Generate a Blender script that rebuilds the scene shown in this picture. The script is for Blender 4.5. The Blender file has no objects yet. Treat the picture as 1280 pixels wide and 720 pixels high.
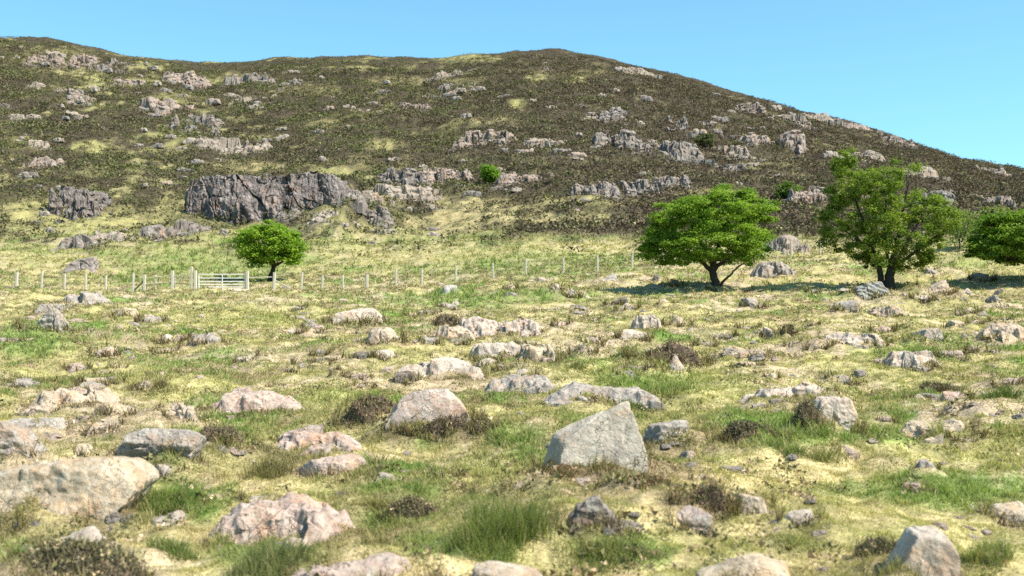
import bpy, math, random
import numpy as np
np.seterr(over='ignore')
from mathutils import Vector, Matrix

RNG = np.random.default_rng(7)
random.seed(7)
scene = bpy.context.scene
COL = scene.collection

# ------------------------------------------------------------------ camera constants (photo grid 1280 x 720)
F, CX, HY, EYE = 1545.0, 640.0, 430.0, 1.7

# ------------------------------------------------------------------ numpy noise
def _hash(*ks):
    n = np.zeros(np.broadcast(*ks).shape, np.uint32)
    primes = (374761393, 668265263, 2246822519, 3266489917)
    for k, p in zip(ks, primes):
        n = (n + np.asarray(k).astype(np.int64).astype(np.uint32) * np.uint32(p)).astype(np.uint32)
    n = ((n ^ (n >> np.uint32(13))) * np.uint32(1274126177)).astype(np.uint32)
    n = ((n ^ (n >> np.uint32(15))) * np.uint32(2246822519)).astype(np.uint32)
    return (n ^ (n >> np.uint32(16))).astype(np.float64) / 4294967295.0

def _fade(t): return t*t*t*(t*(t*6-15)+10)

def perlin(x, y, seed=0):
    x = np.asarray(x, float); y = np.asarray(y, float)
    ix = np.floor(x); iy = np.floor(y); fx = x-ix; fy = y-iy
    u = _fade(fx); v = _fade(fy)
    def g(dx, dy):
        a = _hash(ix+dx, iy+dy, np.int64(seed))*2*np.pi
        return np.cos(a)*(fx-dx) + np.sin(a)*(fy-dy)
    a = g(0,0); b = g(1,0); c = g(0,1); d = g(1,1)
    return ((a+(b-a)*u) + ((c+(d-c)*u)-(a+(b-a)*u))*v)*1.5

def fbm(x, y, seed=0, octv=3, gain=.5):
    s = 0; a = 1; t = 0
    for i in range(octv):
        s = s + a*perlin(x*2**i+i*17.3, y*2**i-i*9.1, seed+i); t += a; a *= gain
    return s/t

def perlin3(p, seed=0):
    ip = np.floor(p); f = p-ip; w = _fade(f); out = 0
    for dx in (0,1):
        for dy in (0,1):
            for dz in (0,1):
                i0, i1, i2 = ip[:,0]+dx, ip[:,1]+dy, ip[:,2]+dz
                gx = _hash(i0, i1, i2, np.int64(seed))*2-1
                gy = _hash(i0, i1, i2, np.int64(seed+101))*2-1
                gz = _hash(i0, i1, i2, np.int64(seed+202))*2-1
                d = gx*(f[:,0]-dx)+gy*(f[:,1]-dy)+gz*(f[:,2]-dz)
                d = d*(w[:,0] if dx else 1-w[:,0])*(w[:,1] if dy else 1-w[:,1])*(w[:,2] if dz else 1-w[:,2])
                out = out+d
    return out*1.4

def fbm3(p, seed=0, octv=3):
    s = 0; a = 1.; t = 0
    for i in range(octv):
        s = s+a*perlin3(p*2**i+i*3.7, seed+i); t += a; a *= .5
    return s/t

def sstep(a, b, x):
    t = np.clip((x-a)/(b-a), 0, 1); return t*t*(3-2*t)

# ------------------------------------------------------------------ terrain
_prof = [(-900,-42),(-100,-5),(-20,-.7),(0,.1),(3,.42),(6.2,.53),(8.6,.55),(13,.70),(20,1.05),(29,1.72),(40,2.48),(55,3.48),
         (77,4.95),(95,7.1),(110,9.6),(125,12.4),(2000,12.4)]
_pY = np.array([p[0] for p in _prof], float); _pZ = np.array([p[1] for p in _prof], float)
_tY = np.concatenate([np.linspace(-900,-20,200), np.linspace(-19.5,140,640)])
_tZ = np.interp(_tY, _pY, _pZ)
_k = np.ones(9)/9
_tZ[208:-8] = np.convolve(_tZ, _k, 'same')[208:-8]
_sky = np.array([(-2500,190),(-1200,120),(-600,70),(-250,48),(0,45),(60,47),(110,57),(150,68),(200,74),(250,79),(300,78),(350,74),(400,70),(470,72),
        (540,73),(580,67),(640,64),(700,64),(750,70),(800,82),(850,95),(900,110),(950,124),(1000,138),(1050,150),(1100,165),
        (1150,182),(1200,200),(1250,210),(1280,216),(1500,275),(1900,340),(3000,380)], float)
YF, YC = 125.0, 330.0
CLIFF = {}          # filled once the ground under the crag is known

def terrain(X, Y, rough=True):
    X = np.asarray(X, float); Y = np.asarray(Y, float)
    z = np.interp(Y, _tY, _tZ)
    tilt = np.interp(X, [-200,-9,0,8,20,29,60,200], [0,0,.8,1.35,2.2,2.65,3.6,6])
    z = z + tilt*sstep(42, 84, Y)
    u = X/np.maximum(Y, YF)
    S = np.interp(CX+F*u, _sky[:,0], _sky[:,1])
    zc = EYE+(HY-S)/F*YC
    t = np.clip((Y-YF)/(YC-YF), 0, 1)
    zf = 12.4+tilt
    f = (t**3-2*t**2+t)*.55 + (3*t*t-2*t**3) + (t**3-t*t)*.85
    zh = zf+(zc-zf)*f
    past = np.maximum(Y-YC, 0)
    zh = np.where(Y > YC, np.maximum(zc-.22*past, 12.0), zh)
    z = np.where(Y > YF, zh, z)
    if CLIFF:
        C = CLIFF
        zt = np.interp(X, C['x'], C['top'])
        m = (X > C['x'][0]+1.6) & (X < C['x'][-1]-1.6) & (Y > C['y']+5) & (Y < C['y']+45)
        z = np.where(m, np.maximum(z, zt-.4+.06*(Y-C['y']-4)), z)
        zb = np.interp(X, C['bx'], C['bot'])
        m = (X > C['x'][0]) & (X < C['x'][-1]+3) & (Y > C['y']-16) & (Y <= C['y']+5)
        z = np.where(m, np.maximum(z, zb-.38*np.maximum(C['y']+.6-Y, 0)), z)
    if rough:
        near = 1-sstep(100, 135, Y); R = np.hypot(X, Y)
        k = near*sstep(1.0, 5.0, R)
        n = .24*fbm(X/5.5, Y/5.5, 3, 2) + .22*fbm(X/1.7, Y/1.7, 9, 2)
        b = fbm(X/.62, Y/.62, 21, 2)+1.3*(np.abs(perlin(X/.55, Y/.55, 23))-.25)*sstep(-.2, .3, perlin(X/3, Y/3, 25))
        n = n + .085*b + .035*perlin(X/.23, Y/.23, 31)
        n = n + sstep(20, 60, Y)*(.20*fbm(X/2.4, Y/2.4, 77, 2))
        z = z + n*k
        far = (sstep(95, 140, Y))*(1-sstep(YC-40, YC+5, Y)*.55)
        h = 1.8*fbm(X/22, Y/22, 41, 2) + 1.0*fbm(X/7, Y/7, 51, 2) + .42*fbm(X/2.2, Y/2.2, 61, 2)
        z = z + h*far
    return z

MOUNDS = []          # turf banked up round the half sunk boulders
def ground_z(X, Y):
    X = np.asarray(X, float); Y = np.asarray(Y, float)
    z = np.array(terrain(X, Y), float)
    for mx, my, w, dp, h in MOUNDS:
        m = (np.abs(X-mx) < 2.0*w) & (np.abs(Y-my) < 2.2*max(dp, .5*w))
        if not m.any(): continue
        x, y = X[m], Y[m]
        r2 = ((x-mx)/(.68*w))**2+((y-my-.18*w)/(.72*max(dp, .5*w)))**2
        z[m] += h*np.exp(-r2)*np.clip(.46+.6*fbm(x/(.5*w), y/(.5*w), 71, 2), .05, .85)
    return z
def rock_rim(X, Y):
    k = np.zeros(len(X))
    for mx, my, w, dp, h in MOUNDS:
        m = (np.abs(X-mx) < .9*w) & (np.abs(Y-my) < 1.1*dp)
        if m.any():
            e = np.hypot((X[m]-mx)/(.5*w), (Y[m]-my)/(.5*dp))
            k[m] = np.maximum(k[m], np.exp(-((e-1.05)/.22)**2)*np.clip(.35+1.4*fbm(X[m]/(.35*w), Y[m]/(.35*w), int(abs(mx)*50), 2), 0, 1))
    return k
def round_rocks(X, Y):
    k = np.zeros(len(X))
    for mx, my, w, dp, h in MOUNDS:
        m = (np.abs(X-mx) < 1.6*w) & (np.abs(Y-my) < 1.8*max(dp, .5*w))
        if m.any(): k[m] = np.maximum(k[m], np.exp(-(((X[m]-mx)/(.8*w))**2+((Y[m]-my)/(.8*max(dp, .5*w)))**2)))
    return k

def to_px(X, Y, Z):
    Y = np.maximum(Y, .1)
    return CX+F*X/Y, HY-F*(Z-EYE)/Y

_ray = np.concatenate([np.geomspace(3.5, 120, 330), np.linspace(120.5, 345, 300)])
def hit(px, py):
    """ground point seen from the photograph's standpoint"""
    f = lambda Y: terrain(Y*(px-CX)/F, Y)-(EYE+Y*(HY-py)/F) > 0
    d = f(_ray); i = int(np.argmax(d)) if d.any() else len(_ray)-1
    Y = np.linspace(_ray[max(i-1,0)], _ray[i], 12); d = f(Y)
    y = Y[int(np.argmax(d))] if d.any() else Y[-1]
    x = y*(px-CX)/F
    return x, y, float(terrain(x, y))

# ------------------------------------------------------------------ mesh helpers
def build(name, V, Fc, mat=None, parent=None, col=None, smooth=True, loc=None, mats=None, mi=None):
    V = np.asarray(V, np.float32); Fc = np.asarray(Fc, np.int32)
    me = bpy.data.meshes.new(name)
    n, k = Fc.shape
    me.vertices.add(len(V)); me.vertices.foreach_set('co', V.ravel())
    me.loops.add(n*k); me.loops.foreach_set('vertex_index', Fc.ravel())
    me.polygons.add(n); me.polygons.foreach_set('loop_start', np.arange(0, n*k, k, dtype=np.int32))
    me.polygons.foreach_set('use_smooth', np.full(n, smooth))
    for m in (mats or ([mat] if mat else [])): me.materials.append(m)
    if mi is not None: me.polygons.foreach_set('material_index', np.asarray(mi, np.int32))
    if col is not None:
        a = me.color_attributes.new('Col', 'FLOAT_COLOR', 'POINT')
        c = np.ones((len(V),4), np.float32); c[:,:3] = col
        a.data.foreach_set('color', c.ravel())
    me.update(calc_edges=True); me.validate()
    o = bpy.data.objects.new(name, me); COL.objects.link(o)
    if parent: o.parent = parent
    if loc is not None: o.location = loc
    return o

def tag(o, label=None, cat=None, group=None, kind=None):
    if label: o['label'] = label
    if cat: o['category'] = cat
    if group: o['group'] = group
    if kind: o['kind'] = kind
    return o

def empty(name, loc, label, cat, group=None):
    o = bpy.data.objects.new(name, None); COL.objects.link(o); o.location = loc
    o.empty_display_size = .2
    return tag(o, label, cat, group)

class MB:
    def __init__(s): s.v = []; s.f = []; s.n = 0
    def add(s, V, Fc):
        s.v.append(np.asarray(V, float)); s.f.append(np.asarray(Fc, int)+s.n); s.n += len(V)
    def bar(s, a, b, w, d=None, ref=(0,0,1)):
        a = Vector(a); b = Vector(b); d = d or w; ax = (b-a).normalized(); r = Vector(ref)
        if abs(ax.dot(r)) > .95: r = Vector((0,1,0))
        p = ax.cross(r).normalized(); q = p.cross(ax).normalized()
        c = min(w, d)*.18; V = []
        ring = [(w/2-c,d/2),(w/2,d/2-c),(w/2,-d/2+c),(w/2-c,-d/2),(-w/2+c,-d/2),(-w/2,-d/2+c),(-w/2,d/2-c),(-w/2+c,d/2)]
        for e in (a, b):
            V += [e+p*x+q*y for x, y in ring]
        m = 8; Fq = [(i,(i+1)%m,m+(i+1)%m,m+i) for i in range(m)]
        cap = []
        for e, o in ((a,0),(b,m)):
            V.append(e); k = len(V)-1
            cap += [(o+i, o+(i+1)%m, k, k) for i in range(m)]
        Fq += [(a_,b_,c_,c_) for a_,b_,c_,_ in cap]
        s.add([tuple(v) for v in V], Fq)
    def tube(s, pts, rad, m=7):
        pts = [Vector(p) for p in pts]; V = []; N = len(pts)
        for i, p in enumerate(pts):
            ax = (pts[min(i+1,N-1)]-pts[max(i-1,0)]).normalized()
            r = Vector((0,1,.3)).normalized() if abs(ax.z) > .9 else Vector((0,0,1))
            u = ax.cross(r).normalized(); w = u.cross(ax)
            for k in range(m):
                a = 2*math.pi*k/m; V.append(p+(u*math.cos(a)+w*math.sin(a))*rad[i])
        Fq = [(i*m+k, i*m+(k+1)%m, (i+1)*m+(k+1)%m, (i+1)*m+k) for i in range(N-1) for k in range(m)]
        V.append(pts[0]); V.append(pts[-1]); a, b = len(V)-2, len(V)-1
        Fq += [((k+1)%m, k, a, a) for k in range(m)] + [((N-1)*m+k, (N-1)*m+(k+1)%m, b, b) for k in range(m)]
        s.add([tuple(v) for v in V], Fq)
    def build(s, name, mat, parent=None, smooth=False, loc=None):
        V = np.concatenate(s.v); Fq = np.concatenate(s.f)
        tri = Fq[:,2] == Fq[:,3]
        T = Fq[tri][:,:3]; Q = Fq[~tri]
        Fa = np.concatenate([Q[:,[0,1,2]], Q[:,[0,2,3]], T]) if len(Q) else T
        return build(name, V, Fa, mat, parent, smooth=smooth, loc=loc)

# ------------------------------------------------------------------ materials
def newmat(name):
    m = bpy.data.materials.new(name); m.use_nodes = True
    nt = m.node_tree; b = nt.nodes['Principled BSDF']
    b.inputs['Roughness'].default_value = .9
    b.inputs['Specular IOR Level'].default_value = .2
    return m, nt, b
def N(nt, t, **kw):
    n = nt.nodes.new(t)
    for k, v in kw.items():
        if k in n.inputs: n.inputs[k].default_value = v
        else: setattr(n, k, v)
    return n
def mix(nt, a, b, fac, mode='MIX'):
    n = nt.nodes.new('ShaderNodeMix'); n.data_type = 'RGBA'; n.blend_type = mode
    for s, v in ((n.inputs[0], fac), (n.inputs[6], a), (n.inputs[7], b)):
        if hasattr(v, 'is_output'): nt.links.new(v, s)
        elif isinstance(v, (int, float)): s.default_value = v
        else: s.default_value = (*v, 1)
    return n.outputs[2]
def ramp(nt, src, stops):
    r = nt.nodes.new('ShaderNodeValToRGB'); e = r.color_ramp.elements
    while len(e) < len(stops): e.new(.5)
    for q, (p, c) in zip(e, stops):
        q.position = p; q.color = (c, c, c, 1) if isinstance(c, (int, float)) else (*c, 1)
    nt.links.new(src, r.inputs[0]); return r.outputs[0]
def noise(nt, vec, scale, detail=4, rough=.6):
    n = N(nt, 'ShaderNodeTexNoise', Scale=scale, Detail=detail, Roughness=rough)
    nt.links.new(vec, n.inputs['Vector']); return n.outputs[0]

def mat_ground():
    m, nt, b = newmat('turf'); L = nt.links.new
    at = N(nt, 'ShaderNodeAttribute', attribute_name='Col')
    g = N(nt, 'ShaderNodeNewGeometry').outputs['Position']
    n1 = ramp(nt, noise(nt, g, 3.2, 6, .75), [(.3,.5),(.7,1.35)])
    n2 = ramp(nt, noise(nt, g, 26, 5, .75), [(.3,.5),(.7,1.35)])
    c = mix(nt, at.outputs['Color'], n1, 1., 'MULTIPLY'); c = mix(nt, c, n2, 1., 'MULTIPLY')
    L(c, b.inputs['Base Color'])
    bp = N(nt, 'ShaderNodeBump', Strength=.9, Distance=.05)
    L(noise(nt, g, 9, 6, .7), bp.inputs['Height']); L(bp.outputs[0], b.inputs['Normal'])
    b.inputs['Specular IOR Level'].default_value = .05
    return m

def mat_leafy(name, trans=.25, spec=.15, rough=.6, jitter=.25):
    m, nt, b = newmat(name); L = nt.links.new
    at = N(nt, 'ShaderNodeAttribute', attribute_name='Col')
    b.inputs['Roughness'].default_value = rough; b.inputs['Specular IOR Level'].default_value = spec
    L(at.outputs['Color'], b.inputs['Base Color'])
    if trans:
        t = N(nt, 'ShaderNodeBsdfTranslucent'); ms = N(nt, 'ShaderNodeMixShader', Fac=trans)
        L(mix(nt, at.outputs['Color'], (1.0,1.15,.5), 1., 'MULTIPLY'), t.inputs[0])
        L(b.outputs[0], ms.inputs[1]); L(t.outputs[0], ms.inputs[2])
        L(ms.outputs[0], nt.nodes['Material Output'].inputs[0])
    return m

def mat_rock(name, s=1.0, streak=False):
    m, nt, b = newmat(name); L = nt.links.new
    oi = N(nt, 'ShaderNodeObjectInfo'); tc = N(nt, 'ShaderNodeTexCoord').outputs['Object']
    add = N(nt, 'ShaderNodeVectorMath', operation='ADD'); sc = N(nt, 'ShaderNodeVectorMath', operation='SCALE')
    L(oi.outputs['Location'], sc.inputs[0]); sc.inputs['Scale'].default_value = 1.37
    L(tc, add.inputs[0]); L(sc.outputs[0], add.inputs[1]); v = add.outputs[0]
    if streak:
        mp = N(nt, 'ShaderNodeMapping'); mp.inputs['Scale'].default_value = (1.5,1.5,.55); L(v, mp.inputs[0])
        st = ramp(nt, noise(nt, mp.outputs[0], 1.3/s, 5, .7), [(.36,.32),(.60,1.2)])
    big = ramp(nt, noise(nt, v, 2.2/s, 4, .6), [(.3,.6),(.7,1.22)])
    c = mix(nt, oi.outputs['Color'], big, 1., 'MULTIPLY')
    # iron stain and pale lichen
    c = mix(nt, c, mix(nt, c, (1.12,.86,.66), 1., 'MULTIPLY'), ramp(nt, noise(nt, v, 1.6/s, 5, .65), [(.52,0.),(.66,.8)]))
    c = mix(nt, c, (.44,.43,.37), ramp(nt, noise(nt, v, 7/s, 6, .72), [(.50,0.),(.66,.55)]))
    c = mix(nt, c, (.40,.40,.30), ramp(nt, noise(nt, v, 24/s, 3, .6), [(.63,0.),(.70,.35)]))
    c = mix(nt, c, (.05,.048,.042), ramp(nt, noise(nt, v, 15/s, 6, .75), [(.55,0.),(.70,.7)]))
    gr = ramp(nt, noise(nt, v, 75/s, 3, .7), [(.3,.86),(.7,1.12)])
    c = mix(nt, c, gr, 1., 'MULTIPLY')
    if streak: c = mix(nt, c, st, 1., 'MULTIPLY')
    vo = N(nt, 'ShaderNodeTexVoronoi', feature='DISTANCE_TO_EDGE', Scale=1.7/s); 
    wob = N(nt, 'ShaderNodeVectorMath', operation='ADD'); nz = N(nt, 'ShaderNodeTexNoise', Scale=2.5/s, Detail=4.)
    L(v, nz.inputs['Vector']); L(v, wob.inputs[0]); L(nz.outputs['Color'], wob.inputs[1]); L(wob.outputs[0], vo.inputs['Vector'])
    crack = ramp(nt, vo.outputs['Distance'], [(.0,0.),(.02,1.)])
    # few cracks only: gate them by a broad noise
    gate = ramp(nt, noise(nt, v, 1.1/s, 2, .5), [(.45,1.),(.6,0.)])
    mx = N(nt, 'ShaderNodeMath', operation='MAXIMUM'); L(crack, mx.inputs[0]); L(gate, mx.inputs[1])
    c = mix(nt, mix(nt, c, (.35,.33,.3), 1., 'MULTIPLY'), c, mx.outputs[0])
    L(c, b.inputs['Base Color'])
    h1 = noise(nt, v, 5/s, 7, .7)
    hm = N(nt, 'ShaderNodeMath', operation='MULTIPLY_ADD'); L(mx.outputs[0], hm.inputs[0]); hm.inputs[1].default_value = .35; L(h1, hm.inputs[2])
    bp = N(nt, 'ShaderNodeBump', Strength=.9, Distance=.07*s); L(hm.outputs[0], bp.inputs['Height']); L(bp.outputs[0], b.inputs['Normal'])
    b.inputs['Roughness'].default_value = .88
    return m

def mat_noise(name, c1, c2, scale, rough=.85, metal=0., bump=.3, stretch=None):
    m, nt, b = newmat(name); L = nt.links.new
    v = N(nt, 'ShaderNodeTexCoord').outputs['Object']
    if stretch:
        mp = N(nt, 'ShaderNodeMapping'); mp.inputs['Scale'].default_value = stretch; L(v, mp.inputs[0]); v = mp.outputs[0]
    n = noise(nt, v, scale, 5, .65)
    L(mix(nt, c1, c2, ramp(nt, n, [(.3,0.),(.7,1.)])), b.inputs['Base Color'])
    b.inputs['Roughness'].default_value = rough; b.inputs['Metallic'].default_value = metal
    bp = N(nt, 'ShaderNodeBump', Strength=bump, Distance=.02); L(n, bp.inputs['Height']); L(bp.outputs[0], b.inputs['Normal'])
    return m

M_GROUND = mat_ground()
M_GRASS = mat_leafy('grass_blades', .42, .03)
M_HEATH = mat_leafy('heather_sprigs', .1, .05, .9)
M_LEAF = mat_leafy('hawthorn_leaves', .48, .12, .55)
M_ROCK = mat_rock('weathered_rock', .55)
M_CRAG = mat_rock('crag_rock', 2.2, True)
M_OUT = mat_rock('outcrop_rock', 1.7)
M_BARK = mat_noise('dark_bark', (.022,.018,.014), (.06,.05,.04), 6, bump=.8, stretch=(2,2,.5))
M_WOOD = mat_noise('weathered_post_wood', (.34,.29,.20), (.56,.49,.35), 9, stretch=(3,3,.4))
M_PALEWOOD = mat_noise('new_pale_timber', (.40,.36,.28), (.56,.51,.40), 7, stretch=(3,3,.4))
M_DARKWOOD = mat_noise('old_dark_rail', (.06,.05,.04), (.14,.12,.09), 7)
M_STEEL = mat_noise('galvanised_steel', (.60,.59,.55), (.74,.73,.68), 5, .6, .1, .05)
M_WIRE = mat_noise('fence_wire_steel', (.2,.2,.2), (.3,.3,.29), 5, .5, .6, .05)
M_PAD = mat_noise('bare_gravel_earth', (.34,.28,.19), (.48,.42,.31), 6)
M_PEAT = mat_noise('peat_soil', (.05,.036,.025), (.14,.10,.068), 5, bump=1.)

# ------------------------------------------------------------------ ground cover colours (all are the colours of the plants and soil)
GREEN = np.array([.155,.222,.058]); LIME = np.array([.34,.312,.132]); STRAW = np.array([.445,.365,.188]); OLIVE = np.array([.25,.217,.105])
BROWN = np.array([.19,.138,.088]); HEATH = np.array([.098,.080,.054]); PINK = np.array([.44,.345,.25])
_C = dict(g=GREEN, l=LIME, s=STRAW, o=OLIVE, b=BROWN, p=PINK)
# field patches: centre and radius on the photograph's grid, kind, strength
PATCH = [(960,600,150,34,'s',.9),(830,640,60,26,'s',.8),(1010,570,90,16,'s',.7),(100,642,80,10,'s',.8),(230,668,60,9,'s',.8),(590,700,70,14,'s',.8),(330,606,70,13,'s',.8),
 (480,568,90,12,'s',.6),(1190,508,60,13,'p',.8),(1090,640,60,20,'s',.6),(940,660,40,14,'s',.7),(1010,700,120,10,'s',.7),
 (1190,612,120,26,'g',.85),(1060,612,60,12,'g',.5),(1120,545,90,11,'g',.75),(215,560,50,22,'g',.7),(40,425,60,24,'g',.8),(560,680,70,18,'g',.7),(230,625,60,26,'g',.9),
 (330,690,70,26,'g',.8),(780,690,70,22,'g',.8),(620,590,60,20,'l',.7),(760,588,120,20,'b',.75),(540,545,110,9,'b',.6),(720,470,120,22,'l',.6),(990,545,80,16,'g',.75),
 (860,455,90,20,'l',.6),(820,478,70,14,'g',.55),(640,545,40,18,'g',.6),(1130,440,80,10,'g',.4),(300,395,160,16,'l',.7),(560,375,90,12,'g',.55),(640,372,120,9,'g',.5),
 (420,500,80,14,'l',.5),(160,470,100,16,'l',.5),(80,600,30,9,'o',.5),(880,630,60,20,'b',.6),(1100,400,140,18,'s',.35),(1000,345,90,10,'s',.45),(900,480,60,10,'l',.6),
 (1230,560,80,30,'l',.6),(250,345,130,12,'g',.35),(680,330,150,20,'g',.35),(260,325,110,16,'g',.35),(520,318,130,14,'s',.4),(740,310,120,10,'s',.5),(1050,315,90,12,'s',.5),
 (60,330,80,18,'s',.3),(1240,330,60,20,'l',.5),(475,395,60,7,'g',.4),(20,690,40,18,'g',.6),(690,420,60,10,'l',.4),(170,590,30,12,'g',.5)]
# openings in the heather of the hill
GLADE = [(115,183,30,8,'l',1.),(110,92,24,9,'l',.9),(65,75,60,18,'o',.5),(300,208,60,8,'s',.8),(648,130,14,9,'l',1.),(717,100,17,5,'l',1.),(668,98,16,7,'l',.8),(585,73,46,6,'l',.9),
 (480,181,28,9,'l',.8),(620,151,36,5,'s',.7),(745,250,95,7,'l',.9),(700,274,80,10,'s',.8),(600,262,75,17,'s',.9),(450,85,26,4,'s',.7),(430,278,70,18,'s',.25),(940,204,22,8,'l',.8),
 (1150,214,30,6,'s',.7),(40,265,60,16,'l',.9),(130,275,90,16,'l',.9),(60,285,80,10,'l',.8),(560,277,70,14,'s',.9),(890,240,60,5,'s',.7),(225,122,40,10,'l',.7),(290,98,60,7,'l',.7),
 (390,112,40,8,'o',.7),(180,100,40,8,'l',.6),(1040,262,50,10,'s',.5),(330,290,60,10,'l',.8),(500,100,60,6,'s',.5),(170,215,12,22,'l',.5),(215,255,26,18,'l',.6),(120,215,24,8,'o',.6),
 (860,292,40,4,'s',.5),(445,205,30,14,'o',.6),(505,208,14,16,'s',.5),(710,92,60,4,'o',.6),(520,245,26,8,'s',.6),(1110,262,40,8,'l',.6),(410,155,36,8,'o',.5),(30,180,30,10,'o',.5)]

def blobs(px, py, lst, X, Y):
    wob = 0.75*fbm(X/ np.maximum(Y*.03,.3), Y/np.maximum(Y*.05,.5), 88, 4, .65)
    for cx, cy, rx, ry, k, s in lst:
        m = (np.abs(px-cx) < rx*1.8) & (np.abs(py-cy) < ry*1.8)
        if not m.any(): continue
        d = np.hypot((px[m]-cx)/rx, (py[m]-cy)/ry)+wob[m]
        yield m, s*(1-sstep(.55, 1.2, d)), k

def cover(X, Y, Z):
    """returns base colour, heather weight (0..1), grass length factor"""
    px, py = to_px(X, Y, Z)
    front = Y > 2
    n1 = fbm(X/4.2, Y/4.2, 301, 3); n2 = fbm(X/1.1, Y/1.1, 311, 3); n3 = fbm(X/.33, Y/.33, 321, 2)
    t = np.clip(.40+.9*n1+.6*n2+.25*n3, 0, 1)[:,None]
    c = np.where(t < .33, GREEN+(OLIVE*1.1-GREEN)*(t/.33), np.where(t < .66, OLIVE*1.1+(LIME-OLIVE*1.1)*((t-.33)/.33), LIME+(STRAW-LIME)*((t-.66)/.34)))
    ln = np.clip(1.0-1.1*(t[:,0]-.45), .45, 1.6)
    zone = np.exp(-((px-620)/520)**2-((py-440)/70)**2); zone = np.maximum(zone, np.exp(-((px-1100)/240)**2-((py-395)/40)**2))
    br = sstep(.15, .42, fbm(X/2.3, Y/2.3, 331, 3)+.3*n3+.10*zone)*.6
    c = c+(BROWN*1.3-c)*br[:,None]
    pk = sstep(.08, .36, fbm(X/3.1, Y/3.1, 341, 3)+.3*n3+.16*zone)*.65
    c = c+(PINK-c)*pk[:,None]; ln = ln*(1-.5*pk)
    if MOUNDS:
        k = round_rocks(X, Y)*np.clip(.55+1.1*n2, 0, 1); d = np.clip(.5+1.3*n3, 0, 1)[:,None]
        c = c+((BROWN*1.15*(1-d)+PINK*d)-c)*(k*.6)[:,None]
    mid = sstep(70, 110, Y)[:,None]
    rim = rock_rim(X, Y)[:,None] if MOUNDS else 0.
    c = c+(GREEN*.45+OLIVE*.55-c)*mid*.4
    for m, w, k in blobs(px, py, PATCH, X, Y):
        w = w*front[m]
        c[m] += (_C[k]-c[m])*w[:,None]
        ln[m] *= 1+w*{'g':.9,'s':-.45,'p':-.5,'l':.15,'b':-.2,'o':.2}[k]
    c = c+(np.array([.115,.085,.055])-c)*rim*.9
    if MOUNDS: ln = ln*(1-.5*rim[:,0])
    # heather belt of the hill
    e = fbm(X/16, Y/16, 401, 3); e2 = fbm(X/4.5, Y/4.5, 411, 3)
    edge = np.interp(px, [-600,0,200,420,560,700,800,1000,1280,1900],[292,292,285,288,282,290,296,302,300,300])
    h = sstep(-16, 12, edge-py+26*e+14*e2)
    left = 1-sstep(420, 640, px)
    h = h*(1-np.clip(sstep(.08, .45, e*.6+e2*.55+.34*fbm(X/1.6, Y/1.6, 421, 2))*(.35+.65*left), 0, 1))
    lowleft = left*sstep(235, 268, py)
    h = h*(1-.55*lowleft*sstep(-.25, .2, e2))
    band = sstep(258, 276, py)*(1-sstep(300, 328, py))*(.45+.55*left)
    h = np.maximum(h, .95*band*sstep(.12, .3, e2*.8+.6*fbm(X/1.3, Y/1.3, 425, 2)))
    gc = OLIVE*.95+(LIME*1.05-OLIVE*.95)*np.clip(.5+1.2*fbm(X/3, Y/3, 431, 3), 0, 1)[:,None]
    gc = gc*.6+(GREEN*.5+OLIVE*.5)*.4; gc = gc+(STRAW-gc)*np.clip(.35+1.0*fbm(X/6, Y/6, 441, 2), 0, 1)[:,None]*.5
    gc = gc*(1-.18*sstep(140, 190, Y)[:,None])
    up = sstep(125, 150, Y)[:,None]
    c = c+(gc-c)*up
    fl = np.clip(.75+1.5*fbm(X/1.8, Y/1.8, 451, 3), 0, 1)
    for m, w, k in blobs(px, py, GLADE, X, Y):
        w = w*front[m]*(Y[m] > 90)*fl[m]
        h[m] *= 1-w
        c[m] += (_C[k]*(.85 if k == 'l' else .85)-c[m])*w[:,None]*.75
    h = h*front*sstep(86, 100, Y)
    c = c*(1.08+.04*sstep(90, 60, Y)[:,None])
    c = c+(HEATH*.7-c)*h[:,None]
    return c, h, ln

# ------------------------------------------------------------------ crag step in the terrain
_b = hit(330, 276)
_cy = _b[1]
_ctop = [(222,226),(240,223),(262,220),(300,218),(330,222),(350,221),(372,217),(385,214),(400,216),(415,219),(430,228),(437,238)]
CLIFF.update(dict(x=np.array([(p[0]-CX)/F*(_cy+2) for p in _ctop]), y=_cy, top=np.array([EYE+(HY-p[1])/F*(_cy+2) for p in _ctop]),
    bx=np.array([(p-CX)/F*_cy for p in (222,240,262,285,330,360,385,405,430,437,460)]), bot=np.array([EYE+(HY-p)/F*_cy for p in (262,268,275,279,276,270,264,258,250,246,280)])))

# ------------------------------------------------------------------ ground sheet
def make_ground():
    fr = np.radians(np.linspace(-37, 37, 860))
    rest = np.radians(np.linspace(37, 323, 97))[1:-1]
    ang = np.concatenate([fr, rest]); A = len(ang)
    rr = [1.2]
    while rr[-1] < 950:
        r = rr[-1]
        rr.append(r*(1.010 if r < 118 else 1.0042 if r < 350 else 1.05))
    rr = np.array(rr); R = len(rr)
    G, Rr = np.meshgrid(ang, rr)
    X = (Rr*np.sin(G)).ravel(); Y = (Rr*np.cos(G)).ravel()
    Z = ground_z(X, Y)
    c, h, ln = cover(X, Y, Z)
    X = np.append(X, 0); Y = np.append(Y, 0); Z = np.append(Z, .1); c = np.vstack([c, LIME])
    i = np.arange(R-1)[:,None]*A; j = np.arange(A)[None]; j2 = (j+1) % A
    Q = np.stack([i+j, i+j2, i+A+j2, i+A+j], -1).reshape(-1,4)
    Fa = np.concatenate([Q[:,[0,2,1]], Q[:,[0,3,2]], np.stack([np.full(A, R*A), j[0], j2[0]], 1)])
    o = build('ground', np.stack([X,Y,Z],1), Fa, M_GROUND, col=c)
    tag(o, kind='structure')

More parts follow.
